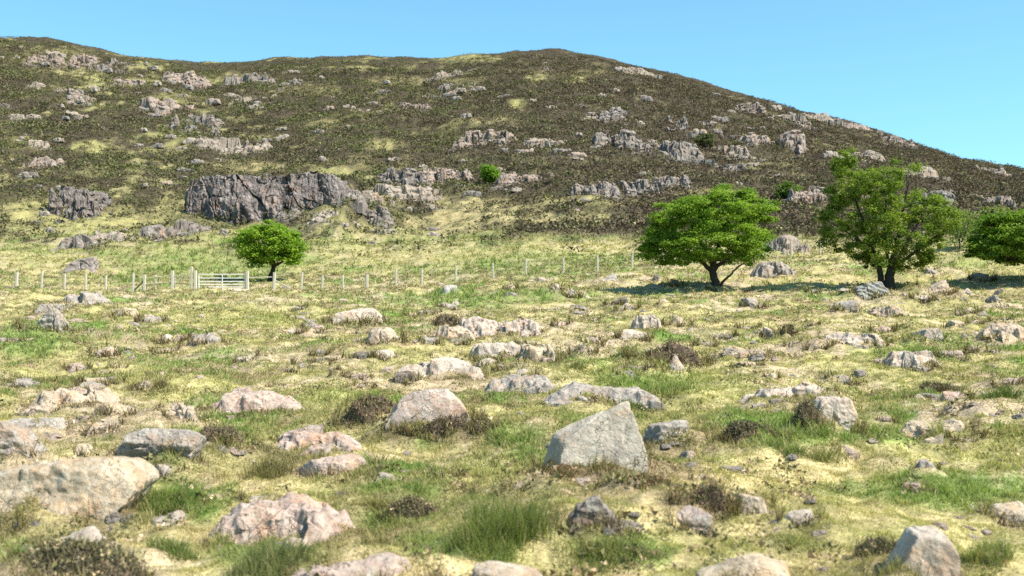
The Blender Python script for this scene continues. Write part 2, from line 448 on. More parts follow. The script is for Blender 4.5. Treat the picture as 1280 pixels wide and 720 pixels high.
# ------------------------------------------------------------------ grass
def blades(base, h, w, col, lean=.5, seed=0):
    """three-sided blades: two triangles each, bent"""
    r = np.random.default_rng(seed); n = len(base)
    a = r.uniform(0, 2*np.pi, n); la = r.uniform(0, 2*np.pi, n); le = r.uniform(.1, 1, n)*lean*h
    side = np.stack([np.cos(a), np.sin(a), np.zeros(n)], 1)*w[:,None]*.5
    ld = np.stack([np.cos(la)*le, np.sin(la)*le, np.zeros(n)], 1)
    up = np.zeros((n,3)); up[:,2] = h
    m = base+up*.55+ld*.35; t = base+up+ld
    V = np.stack([base-side, base+side, m+side*.7, m-side*.7, t], 1).reshape(-1,3)
    k = np.arange(n)[:,None]*5
    Fa = np.concatenate([k+np.array([[0,1,2]]), k+np.array([[0,2,3]]), k+np.array([[3,2,4]])])
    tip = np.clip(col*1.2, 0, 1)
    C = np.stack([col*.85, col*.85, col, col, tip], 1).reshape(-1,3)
    return V, Fa, C

def make_grass():
    n1, n2 = 640000, 480000; n = n1+n2
    e = .45; a, b = 4.0**e, 125.0**e
    d = np.concatenate([(a+(b-a)*RNG.random(n1))**(1/e), np.exp(RNG.uniform(np.log(4.4), np.log(22), n2))])
    u = RNG.uniform(-.50, .50, n)
    X = u*d; Y = d
    # clump: pull points towards tuft centres
    Z = ground_z(X, Y)
    c, h, ln = cover(X, Y, Z)
    tuft = fbm(X/(.16+.004*Y), Y/(.16+.008*Y), 501, 2)
    keep = (RNG.random(n) < np.clip(.6+1.1*tuft, .15, 1)) & (h < .5) & ~((np.abs(X+18.3) < 1.75) & (np.abs(Y-76.7) < 1.9))
    X, Y, Z, c, ln, tuft, d = X[keep], Y[keep], Z[keep], c[keep], ln[keep], tuft[keep], d[keep]
    n = len(X)
    kr = round_rocks(X, Y)*(d < 60)*np.clip(.4+1.3*fbm(X/.5, Y/.5, 77, 2), 0, 1); ln = ln*(1+1.0*kr); c = c*(1-.35*kr[:,None])+(OLIVE*.5+STRAW*.5)*.35*kr[:,None]
    hh = (.019+.0011*d)*ln*np.clip(.75+1.9*tuft, .25, 2.8)*RNG.uniform(.5, 1.5, n)
    ww = .0042*np.maximum(1, d/6.0)*RNG.uniform(.7, 1.5, n)
    dry = RNG.random(n)
    c = c*RNG.uniform(.7, 1.35, n)[:,None]
    c = np.where((dry < .22)[:,None], c*.4+STRAW*.7, c)
    c = np.where((dry > .86)[:,None], c*.5+GREEN*.5, c)
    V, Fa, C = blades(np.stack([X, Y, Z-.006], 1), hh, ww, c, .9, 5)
    # close cropped mat of fine short blades
    n = 760000
    d = np.exp(RNG.uniform(np.log(4.4), np.log(46), n)); u = RNG.uniform(-.48, .48, n)
    X = u*d; Y = d; Z = ground_z(X, Y); cm, h, lm = cover(X, Y, Z)
    hm = (.013+.0007*d)*np.clip(lm, .6, 1.4)*RNG.uniform(.5, 1.7, n); wm = .0046*np.maximum(1, d/5.0)*RNG.uniform(.6, 1.4, n)
    cm = cm*RNG.uniform(.6, 1.45, n)[:,None]; q = RNG.random(n)[:,None]
    cm = np.where(q < .14, cm*.3+STRAW*.8, np.where(q > .9, cm*.4+GREEN*.5, cm))
    a = RNG.uniform(0, 2*np.pi, n); la = RNG.uniform(0, 2*np.pi, n); le = RNG.uniform(.2, 1.5, n)*hm
    P = np.stack([X, Y, Z-.005], 1); sd = np.stack([np.cos(a), np.sin(a), np.zeros(n)], 1)*wm[:,None]*.5
    T = P+np.stack([np.cos(la)*le, np.sin(la)*le, hm], 1)
    V2 = np.stack([P-sd, P+sd, T], 1).reshape(-1,3); F2 = np.arange(3*n).reshape(-1,3)+len(V)
    V = np.concatenate([V, V2]); Fa = np.concatenate([Fa, F2]); C = np.concatenate([C, np.repeat(cm, 3, 0)])
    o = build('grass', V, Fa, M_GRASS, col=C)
    tag(o, kind='stuff')

# ------------------------------------------------------------------ heather
def sprigs(base, rad, hgt, col, k, seed, fs=.36):
    """k little faces spread over and through a low dome at every base point"""
    r = np.random.default_rng(seed); n = len(base)
    ph = r.uniform(0, 2*np.pi, (n,k)); q = r.random((n,k))**.5; zz = np.sqrt(np.maximum(1-q*q, 0))*r.uniform(.55, 1.1, (n,k))
    P = np.stack([np.cos(ph)*q*rad[:,None], np.sin(ph)*q*rad[:,None], zz*hgt[:,None]], -1)+base[:,None]
    s = (rad*fs)[:,None,None]*r.uniform(.6, 1.5, (n,k,1))
    d1 = r.normal(size=(n,k,3)); d1 /= np.linalg.norm(d1, axis=-1, keepdims=True)
    d2 = r.normal(size=(n,k,3)); d2[...,2] *= .6; d2 /= np.linalg.norm(d2, axis=-1, keepdims=True)
    V = np.stack([P-d1*s*.6, P+d1*s*.6, P+d2*s+np.array([0,0,.25])*s], 2).reshape(-1,3)
    Fa = np.arange(n*k*3).reshape(-1,3)
    C = np.repeat((col[:,None]*r.uniform(.6, 1.5, (n,k,1))).reshape(-1,3), 3, 0)
    return V, Fa, C

def make_heather():
    n = 120000
    d = np.sqrt(RNG.uniform(88**2, 352**2, n)); u = RNG.uniform(-.50, .50, n)
    X = u*d; Y = d; Z = terrain(X, Y)
    c, h, ln = cover(X, Y, Z)
    keep = RNG.random(n) < h*1.15-.08
    X, Y, Z = X[keep], Y[keep], Z[keep]; n = len(X)
    big = fbm(X/9, Y/9, 601, 3)
    rad = RNG.uniform(.35, .95, n)*(1+.5*big); hg = rad*RNG.uniform(.6, 1.0, n)
    tone = RNG.uniform(0, 1, n)[:,None]+.6*big[:,None]
    lf = (1-sstep(400, 900, CX+F*X/Y))[:,None]
    rad = rad*(1-.55*sstep(285, 325, Y)); hg = hg*(1-.6*sstep(285, 325, Y))
    c = np.array([.106,.081,.056])*(1-lf*.5)+np.array([.095,.092,.046])*lf*.5
    c = c*(1+.45*(tone-.5))
    gm = np.clip(sstep(-.12, .38, fbm(X/13, Y/11, 611, 3)+.25*fbm(X/3, Y/3, 613, 2)+.2*(lf[:,0]-.4)), 0, 1)[:,None]
    gm = gm*(.4+.6*lf); c = c*(1-.8*gm)+np.array([.125,.132,.052])*.8*gm
    c = np.where(RNG.random(n)[:,None] < .06, np.array([.18,.185,.08]), c)
    V, Fa, C = sprigs(np.stack([X,Y,Z-.08],1), rad, hg, c, 15, 17, .27)
    o = build('heather', V, Fa, M_HEATH, col=C, smooth=False); tag(o, kind='stuff')
    # rough pale tufts on the grassy parts of the hill and bank
    n = 90000
    d = np.sqrt(RNG.uniform(80**2, 345**2, n)); u = RNG.uniform(-.50, .50, n)
    X = u*d; Y = d; Z = terrain(X, Y); c, h, ln = cover(X, Y, Z)
    keep = (h < .6) & (RNG.random(n) < .75); X, Y, Z, c = X[keep], Y[keep], Z[keep], c[keep]; n = len(X)
    rad = RNG.uniform(.18, .42, n); c = c*RNG.uniform(.75, 1.25, n)[:,None]
    V, Fa, C = sprigs(np.stack([X,Y,Z-.05],1), rad, rad*.55, c, 7, 19)
    o = build('hill_grass', V, Fa, M_GRASS, col=C, smooth=False); tag(o, kind='stuff')
    # low dark plants dotted through the near field
    n = 24000
    d = (6**1.1+(95**1.1-6**1.1)*RNG.random(n))**(1/1.1); u = RNG.uniform(-.5, .5, n)
    X = u*d; Y = d; Z = ground_z(X, Y)
    m = fbm(X/2.2, Y/2.2, 621, 3)+.35*round_rocks(X, Y)+.25*fbm(X/9, Y/9, 622, 2) > .13-.12*sstep(20, 50, Y)
    X, Y, Z = X[m], Y[m], Z[m]; n = len(X)
    rad = RNG.uniform(.035, .11, n)*(1+Y/38); q = RNG.random(n)[:,None]
    c = np.where(q < .45, np.array([.16,.15,.07]), np.where(q < .8, np.array([.25,.18,.11]), np.array([.44,.34,.22])))*RNG.uniform(.6,1.3,n)[:,None]
    V, Fa, C = sprigs(np.stack([X,Y,Z-.015],1), rad, rad*.55, c, 22, 23, .22)
    o = build('ground_cover', V, Fa, M_HEATH, col=C, smooth=False); tag(o, kind='stuff')

# ------------------------------------------------------------------ rocks
_ico = {}
def ico(sub):
    if sub not in _ico:
        import bmesh
        bm = bmesh.new(); bmesh.ops.create_icosphere(bm, subdivisions=sub, radius=1)
        V = np.array([v.co[:] for v in bm.verts]); Fa = np.array([[v.index for v in f.verts] for f in bm.faces])
        bm.free(); V /= np.linalg.norm(V, axis=1, keepdims=True); _ico[sub] = (V, Fa)
    return _ico[sub]

def unit(v):
    v = np.asarray(v, float); return v/np.linalg.norm(v)

def polytope(planes, sub, p, origin=(0,0,0)):
    D, Fa = ico(sub); o = np.asarray(origin, float)
    acc = 0
    for nrm, d in planes:
        nrm = unit(nrm); dd = max(d-nrm@o, .03)
        q = np.maximum(D@nrm, 1e-4)/dd
        acc = acc+q**p
    return D*(acc**(-1/p))[:,None]+o, Fa

def rock_shape(style, seed, poly=None, sub=4, lean=None):
    r = np.random.default_rng(seed); J = lambda s: r.normal(0, s)
    pl = [((0,0,-1), .55)]
    if poly is not None:
        P = np.asarray(poly, float); org = P.mean(0)
        A2 = np.sum(P[:,0]*np.roll(P[:,1],-1)-np.roll(P[:,0],-1)*P[:,1])
        if A2 < 0: P = P[::-1]
        for i in range(len(P)):
            a, b = P[i], P[(i+1) % len(P)]; e = b-a; nn = np.array([e[1], -e[0]])/np.hypot(*e)
            if nn[1] < -.75: continue
            pl.append(((nn[0], J(.12), nn[1]), nn@a))
        tl = lean if lean is not None else .35
        pl += [((J(.06), -1, tl), .62), ((J(.1), 1, .15), .75), ((J(.5), -.7, .9), .95)]
        return polytope(pl, sub, 30, (org[0], 0, max(org[1], .2)))
    if style == 'round':
        pl += [((1,0,.1),1),((-1,0,.1),1),((0,1,.1),1),((0,-1,.2),1),((J(.25),J(.2)-.2,1),.58)]
        for k in range(8): pl.append(((J(1), J(1), abs(J(.8))+.2), r.uniform(.55, .85)))
        p = 30
    elif style == 'peak':
        ap = r.uniform(-.35, .35)
        for a in np.linspace(0, 2*np.pi, 5, endpoint=False)+r.uniform(0, 1.2):
            nn = unit((np.cos(a), np.sin(a), r.uniform(.45, .95)))
            pl.append((nn, nn@np.array([ap, 0, r.uniform(.85, 1.05)])))
        for k in range(9): pl.append(((J(1), J(1), abs(J(.6))+.2), r.uniform(.62, .95)))
        pl += [((1,0,0),1),((-1,0,0),1),((0,1,0),1),((0,-1,0),1)]
        p = 24
    elif style == 'slab':
        tl = lean if lean is not None else -.22
        pl += [((J(.14), tl, 1), .62),((1,J(.3),.25),.95),((-1,J(.3),.3),.95),((J(.2),-1,.45),.85),((J(.3),1,.2),.95)]
        for k in range(6): pl.append(((J(1), J(1), abs(J(.5))+.1), r.uniform(.68, 1.0)))
        p = 34
    else:  # block
        pl += [((J(.25), J(.15)-.22, 1), .68),((1,J(.3),.12),.9),((-1,J(.3),.15),.9),((J(.25),-1,.2),.85),((J(.3),1,.1),.95)]
        for k in range(6): pl.append(((J(1), J(1), abs(J(.7))+.1), r.uniform(.62, .95)))
        p = 34
    return polytope(pl, sub, p)

def fit(V, w, d, h):
    V = V.copy()
    for k, s in ((0,w),(1,d)):
        lo, hi = V[:,k].min(), V[:,k].max(); V[:,k] = (V[:,k]-(lo+hi)/2)*s/(hi-lo)
    V[:,2] *= h/V[:,2].max(); V[:,2] = np.maximum(V[:,2], -.45*h-.1)
    return V

def roughen(V, Fa, size, amt, seed, strata=0.):
    c = V.mean(0); D = V-c; D /= np.maximum(np.linalg.norm(D, axis=1, keepdims=True), 1e-6)
    s = 1/(size*.55)
    k = amt*size*(.45*fbm3(V*s*.9, seed, 2)+.38*fbm3(V*s*3.3, seed+9, 3)+.2*fbm3(V*s*9., seed+19, 2))
    r = np.random.default_rng(seed+77); wob = fbm3(V*s*1.5, seed+31, 3)*size*.16
    for i in range(4):              # a few open joints running through the stone
        nn = unit(r.normal(0, 1, 3)*np.array([1,.6,.7])); d = np.abs((V-c)@nn-r.uniform(-.45, .45)*size+wob)
        k = k-amt*size*.4*(1-sstep(0, .035*size, d))*sstep(-.15, .25, perlin3(V*s*.8+i*7, seed+40+i))
    if strata:
        r2 = np.random.default_rng(seed+3); q = V[:,2]+r2.normal(0,.3)*V[:,0]+r2.normal(0,.3)*V[:,1]+.5*wob; k = k+strata*size*.03*(np.abs(((q/(size*.13)) % 1)-.5)*2-.5)
    return V+D*k[:,None]

PALE = (.43,.355,.29); BUFF = (.41,.32,.235); ROSE = (.40,.305,.255); GREY = (.31,.27,.235); DARK = (.15,.125,.11); SAND = (.44,.35,.245)

def rock(box, label, style='block', col=GREY, dep=.8, poly=None, group=None, name='boulder', cat='boulder', rough=.10, sub=None, lean=None, seed=None, sink=0., parts=None, rot=0., base=None):
    x0, y0, x1, y1 = box
    s = seed if seed is not None else int(x0*31+y0*17) % 99991
    X, Y, Z = hit((x0+x1)/2, y1)
    if base is not None: Y = base
    w = (x1-x0)/F*Y*1.08; dp = max(dep*w, .25*w)
    Yc = Y+dp*.42; X = ((x0+x1)/2-CX)/F*Yc; w = (x1-x0)/F*Yc*(1.0 if poly else 1.12)
    zg = float(terrain(X, Yc)); zt = EYE+(HY-y0)/F*Yc
    zb = min(zg, EYE+(HY-y1)/F*Y); h = max(zt-zb, .12*w)*(1. if poly else .84)
    if sub is None: sub = 6 if (x1-x0) > 85 and y1 > 470 else 5 if (x1-x0) > 36 else 4
    if poly is not None:
        pp = [((a-(x0+x1)/2)/((x1-x0)/2), (y1-b)/(y1-y0)) for a, b in poly]
        V, Fa = rock_shape(style, s, pp, sub, lean)
    else:
        V, Fa = rock_shape(style, s, None, sub, lean)
    V = fit(V, w, dp, h)
    VS = [V]; FS = [Fa]; n = len(V)
    for k, (fx, fz, fw, fh, st) in enumerate(parts or []):      # extra lumps of the same rock mass
        v, f = rock_shape(st, s+k+1, None, max(sub-1, 3))
        v = fit(v, fw*w, min(dp, fw*w)*.8, fh*h)+np.array([fx*w, -dp*.25+.1*k, fz*h])
        VS.append(v); FS.append(f+n); n += len(v)
    V = np.concatenate(VS); Fa = np.concatenate(FS)
    V = roughen(V, Fa, max(min(w, 2.5*h), .05), rough, s, 1.0 if s % 3 == 0 and rough > .05 else 0.)
    if rot:
        c_, s_ = math.cos(rot), math.sin(rot); V = V@np.array([[c_,s_,0],[-s_,c_,0],[0,0,1]])
    if Y < 100: MOUNDS.append((X, Yc, w, dp, h*(.45 if rough < .05 else .85)))
    o = build(name, V, Fa, M_ROCK, loc=(X, Yc, zb-sink*h), smooth=False)
    j = np.random.default_rng(s+5).uniform(.9, 1.1)
    o.color = (col[0]*j, col[1]*j, col[2]*j, 1)
    tag(o, label, cat, group)
    return o

G1 = 'boulders half sunk in the pasture'
#   box, label, style, colour, extra
NEAR = [
 # ---- front edge and near left
 ((-70,570,182,662), 'long smooth pinkish whaleback boulder at the left edge of the foreground', 'round', SAND, dict(dep=.6, poly=[(-70,600),(0,586),(70,574),(130,570),(165,582),(182,606),(160,640),(60,662),(-60,662)])),
 ((-40,527,50,588), 'dark grey blocky boulder cut by the left edge above the whaleback', 'block', GREY, dict(dep=.7, poly=[(-40,535),(5,527),(25,542),(50,572),(46,588),(-40,588)])),
 ((5,519,80,545), 'low flat grey slab behind the dark boulder at the left edge', 'slab', GREY, {}),
 ((117,499,166,524), 'smooth buff rounded boulder with a steep right end', 'round', SAND, {}),
 ((112,519,152,542), 'small wedge stone in front of the buff rounded boulder', 'block', BUFF, {}),
 ((96,551,124,573), 'small egg shaped buff stone above the end of the whaleback', 'round', SAND, {}),
 ((144,536,252,573), 'wide flat topped grey slab with a dark turf bank at its right end', 'slab', GREY, dict(dep=.5, lean=-.4, poly=[(144,568),(158,542),(180,537),(235,538),(252,545),(248,562),(215,573),(150,573)])),
 ((192,577,228,600), 'knobbly grey stone at the front of the flat topped slab', 'block', GREY, {}),
 ((372,563,470,594), 'second rosy dome lying in front of the hollow topped dome', 'round', ROSE, dict(dep=.6)),
 ((50,652,135,694), 'pale angular stone with a dark split beside the heathery mound', 'block', PALE, {}),
 ((372,684,540,745), 'pale pink flat rock cut off by the bottom edge', 'round', ROSE, dict(dep=.6)),
 ((585,698,690,740), 'low brown stone cut off by the bottom edge under the rushes', 'slab', BUFF, {}),
 ((690,618,780,674), 'pointed dark grey boulder with white lichen beside the tall rushes', 'peak', DARK, dict(dep=.7, poly=[(690,674),(700,648),(722,626),(738,618),(756,634),(780,662),(778,674)])),
 ((1082,661,1202,745), 'pale angular rock split in two at the bottom edge', 'block', PALE, dict(dep=.7, rough=.06, lean=.4, poly=[(1084,745),(1112,706),(1134,663),(1186,661),(1200,690),(1206,745)])),
 ((876,692,990,740), 'low buff rock cut off by the bottom edge in the straw', 'round', SAND, {}),
 ((976,632,1016,662), 'small pale grey stone alone in the yellow grass', 'round', PALE, {}),
 ((1232,624,1300,662), 'pale stone cut by the right edge near the bottom', 'slab', SAND, {}),
 ((840,628,890,668), 'pinkish stone under the dark heathery bank', 'block', ROSE, {}),
 ((905,612,962,650), 'hump of rough grey rock right of the dark heathery bank', 'round', BUFF, {}),
 ((1146,572,1172,586), 'tiny dark stone in the green strip', 'block', GREY, {}),
 # ---- hero rocks
 ((663,502,808,597), 'large flat faced grey slab tilted to face the viewer', 'block', (.50,.43,.345), dict(dep=.55, lean=.55, rough=.035, sub=6, poly=[(663,556),(672,533),(700,524),(744,516),(775,502),(790,540),(808,574),(806,590),(752,597),(728,592),(706,575),(690,577)])),
 ((481,486,596,543), 'large smooth pink boulder with a cracked face set in dark turf', 'block', (.43,.345,.295), dict(dep=.55, lean=.45, rough=.035, sub=6, poly=[(481,534),(484,513),(500,503),(507,491),(563,486),(586,511),(598,538),(594,543),(486,543)])),
 ((800,521,874,557), 'pitted purple grey rock just right of the big tilted slab', 'round', GREY, {}),
 ((1004,496,1078,544), 'pale topped boulder with a shadowed left face in the grass bank', 'block', PALE, dict(poly=[(1004,540),(1008,512),(1022,500),(1050,497),(1070,506),(1078,524),(1068,540),(1040,544)])),
 ((1172,486,1212,504), 'flat pinkish stone in a worn bare patch', 'slab', ROSE, {}),
 # ---- middle band
 ((494,460,524,484), 'small dark stub of rock at the left end of the whale shaped rock', 'block', DARK, {}),
 ((454,404,506,431), 'rounded brown boulder left of the pinkish outcrop', 'round', BUFF, {}),
 ((407,384,480,409), 'pale grey long low boulder below the line of fence posts', 'slab', PALE, dict(poly=[(407,407),(413,390),(430,386),(470,387),(480,396),(476,409)])),
 ((467,434,494,452), 'small pale stone next to a dark one below the brown boulder', 'block', PALE, {}),
 ((436,437,464,451), 'small dark stone left of a pale one below the brown boulder', 'block', DARK, {}),
 ((829,438,860,471), 'pale upright stone leaning on the dark peat bank', 'peak', PALE, {}),
 ((772,408,812,428), 'pale flat stone behind the dark peat bank', 'slab', PALE, {}),
 ((826,392,862,410), 'pale triangular stone below the round tree', 'peak', SAND, {}),
 ((773,376,798,390), 'small pale stone in front of a black stone', 'round', PALE, {}),
 ((757,368,785,384), 'small black stone behind a pale one below the round tree', 'block', DARK, {}),
 ((703,358,726,374), 'grey striped stone standing in open turf', 'peak', GREY, {}),
 ((727,340,776,356), 'long dark slab near the fence left of the round tree', 'slab', GREY, {}),
 ((687,352,704,363), 'small oval pale stone near the fence', 'round', PALE, {}),
 ((628,352,654,365), 'low mossy stone with a black left end near the fence', 'round', SAND, {}),
 ((550,353,572,369), 'light grey boulder standing against the fence', 'block', (.34,.315,.28), {}),
 ((952,405,978,424), 'small rosy stone with dark turf on its right', 'block', ROSE, {}),
 ((926,369,958,388), 'stone with a black shadowed face midway between the two big trees', 'block', GREY, {}),
 ((1042,372,1072,391), 'broken dark stone left of the open crowned tree foot', 'block', GREY, {}),
 ((1064,353,1112,375), 'mottled grey boulder at the foot of the open crowned tree', 'block', (.30,.29,.26), dict(poly=[(1064,373),(1068,358),(1082,354),(1102,355),(1112,366),(1110,375)])),
 ((1146,345,1192,371), 'humped brown boulder right of the open crowned tree', 'round', BUFF, {}),
 ((1140,366,1166,380), 'flat pale stone in front of the humped brown boulder', 'slab', PALE, {}),
 ((1196,381,1224,395), 'pale pointed stone right of the brown broken rock', 'peak', PALE, {}),
 ((1212,337,1242,354), 'layered grey stone below the tree at the right edge', 'slab', GREY, {}),
 ((1152,333,1176,346), 'small layered stone behind the humped brown boulder', 'slab', GREY, {}),
 ((836,346,853,361), 'dark stone in the shade left of the round tree trunk', 'block', DARK, {}),
 ((812,340,832,354), 'small dark stone under the left branches of the round tree', 'peak', DARK, {}),
 ((1128,409,1180,431), 'wedge stone with a black shadowed front and a pale top', 'block', GREY, dict(poly=[(1128,426),(1140,414),(1174,411),(1180,430)])),
 ((1207,429,1221,443), 'small upright pale stone near the right edge', 'peak', PALE, {}),
 ((912,434,962,448), 'low flat stone with a dark lip in the middle of the pasture', 'slab', BUFF, {}),
 # ---- left middle
 ((22,385,88,418), 'pointed grey boulder standing below the left fence', 'peak', (.27,.24,.205), dict(poly=[(22,412),(36,402),(52,387),(60,388),(76,402),(88,412),(84,418),(30,418)])),
 ((46,376,78,392), 'small grey stone at the foot of the dark undercut slab stack', 'block', GREY, {}),
 ((143,382,176,397), 'yellow mossed hummock stone with a dark gap beneath', 'round', SAND, {}),
 ((172,393,206,406), 'low dark stone right of the yellow mossed hummock stone', 'slab', GREY, {}),
 ((239,412,282,431), 'smooth grey low boulder below the gate', 'round', GREY, {}),
 ((196,416,236,431), 'broken pale stone with a dark left end below the gate', 'block', PALE, {}),
 ((115,430,150,448), 'small flat stone in rough grass below the pointed boulder', 'slab', PALE, {}),
 ((78,321,126,342), 'brown flat boulder beyond the left fence', 'slab', (.24,.20,.185), dict(poly=[(78,340),(82,332),(104,323),(120,321),(126,338)])),
]
for box, label, style, col, kw in NEAR:
    rock(box, label, style, col, **kw)

# small stones strewn over the pasture
def small_stones():
    r = np.random.default_rng(99); protos = []
    for k in range(6):
        V, Fa = rock_shape(['block','peak','slab','peak','block','slab'][k], 700+k, None, 4)
        V = roughen(fit(V, 1, .8, .45), Fa, 1., .15, 50+k)
        protos.append((V, Fa))
    meshes = []
    spots = []
    while len(spots) < 290:
        px = r.uniform(-10, 1290); py = r.uniform(0, 1)**1.3*330+352
        w = r.uniform(5, 30)*(.6+.8*(py-345)/330)
        if len(spots) % 2:
            bx = NEAR[int(r.integers(len(NEAR)))][0]; ww = bx[2]-bx[0]
            if bx[1] < 345 or ww < 20: continue
            px = (bx[0]+bx[2])/2+r.choice([-1,1])*ww*r.uniform(.5, 1.0); py = bx[3]-r.uniform(-.15, .7)*(bx[3]-bx[1]); w = min(ww*r.uniform(.15, .40), 20)
            if py > 715: continue
        spots.append((px, py, w))
    kinds = {0: 'small pale grey stone lying in the cropped turf', 1: 'small rosy stone lying in the cropped turf', 2: 'small dark stone lying in the cropped turf'}
    cols = (PALE, ROSE, (.27,.235,.205))
    for i, (px, py, w) in enumerate(spots):
        X, Y, Z = hit(px, py)
        if Y > 100: continue
        Z = float(ground_z(np.array([X]), np.array([Y]))[0])
        k = i % 6
        if k >= len(meshes):
            o = build('stone', protos[k][0], protos[k][1], M_ROCK, smooth=False); meshes.append(o.data)
        else:
            o = bpy.data.objects.new('stone', meshes[k]); COL.objects.link(o)
        s = w/F*Y; o.location = (X, Y, Z-.05*s); o.scale = (s*r.uniform(.9, 1.5), s, s*r.uniform(.35, 1.0)*(1 if w < 16 else .7)); o.rotation_euler = (r.normal(0,.12), r.normal(0,.12), r.uniform(0, 6.3))
        q = int(r.integers(0, 3)); o.color = (*cols[q], 1)
        tag(o, kinds[q], 'stone', ['small pale stones in the pasture','small rosy stones in the pasture','small dark stones in the pasture'][q])
small_stones()

def flush_slabs():
    r = np.random.default_rng(314); meshes = []; k = 0
    zones = [(360,760,385,470,46),(760,1270,362,450,40),(0,420,400,500,36),(420,1270,450,560,36),(80,1200,560,690,22)]
    for x0, x1, y0, y1, cnt in zones:
        for i in range(cnt):
            px, py = r.uniform(x0, x1), r.uniform(y0, y1)
            if any(b[0][0]-14 < px < b[0][2]+14 and b[0][1]-6 < py < b[0][3]+10 for b in NEAR): continue
            X, Y, Z = hit(px, py); w = r.uniform(22, 58)*(.55+.6*(py-370)/300)/F*Y
            q = k % 8; k += 1
            if q >= len(meshes):
                V, Fa = rock_shape(['slab','block','slab','peak','slab','round','block','slab'][q], 1200+q, None, 5)
                V = roughen(fit(V, 1, .75, .34), Fa, .75, .11, 1300+q, .8 if q % 3 == 0 else 0.)
                o = build('flat_rock', V, Fa, M_ROCK, smooth=False); meshes.append(o.data)
            else:
                o = bpy.data.objects.new('flat_rock', meshes[q]); COL.objects.link(o)
            sz = r.uniform(.55, 1.05); yc = Y+.3*w; z = float(terrain(X, yc))
            o.location = (X, yc, min(Z, z)-.03*w); o.scale = (w, w*r.uniform(.8, 1.3), w*sz); o.rotation_euler = (r.normal(0,.06), r.normal(0,.10), r.normal(0, .35))
            MOUNDS.append((X, yc, w, .8*w, .30*w*sz))
            c = (PALE, ROSE, GREY, SAND)[int(r.integers(0, 4))]; o.color = (*c, 1)
            tag(o, 'low weathered slab of rock breaking through the grazed turf', 'rock', 'low slabs breaking through the turf')
flush_slabs()

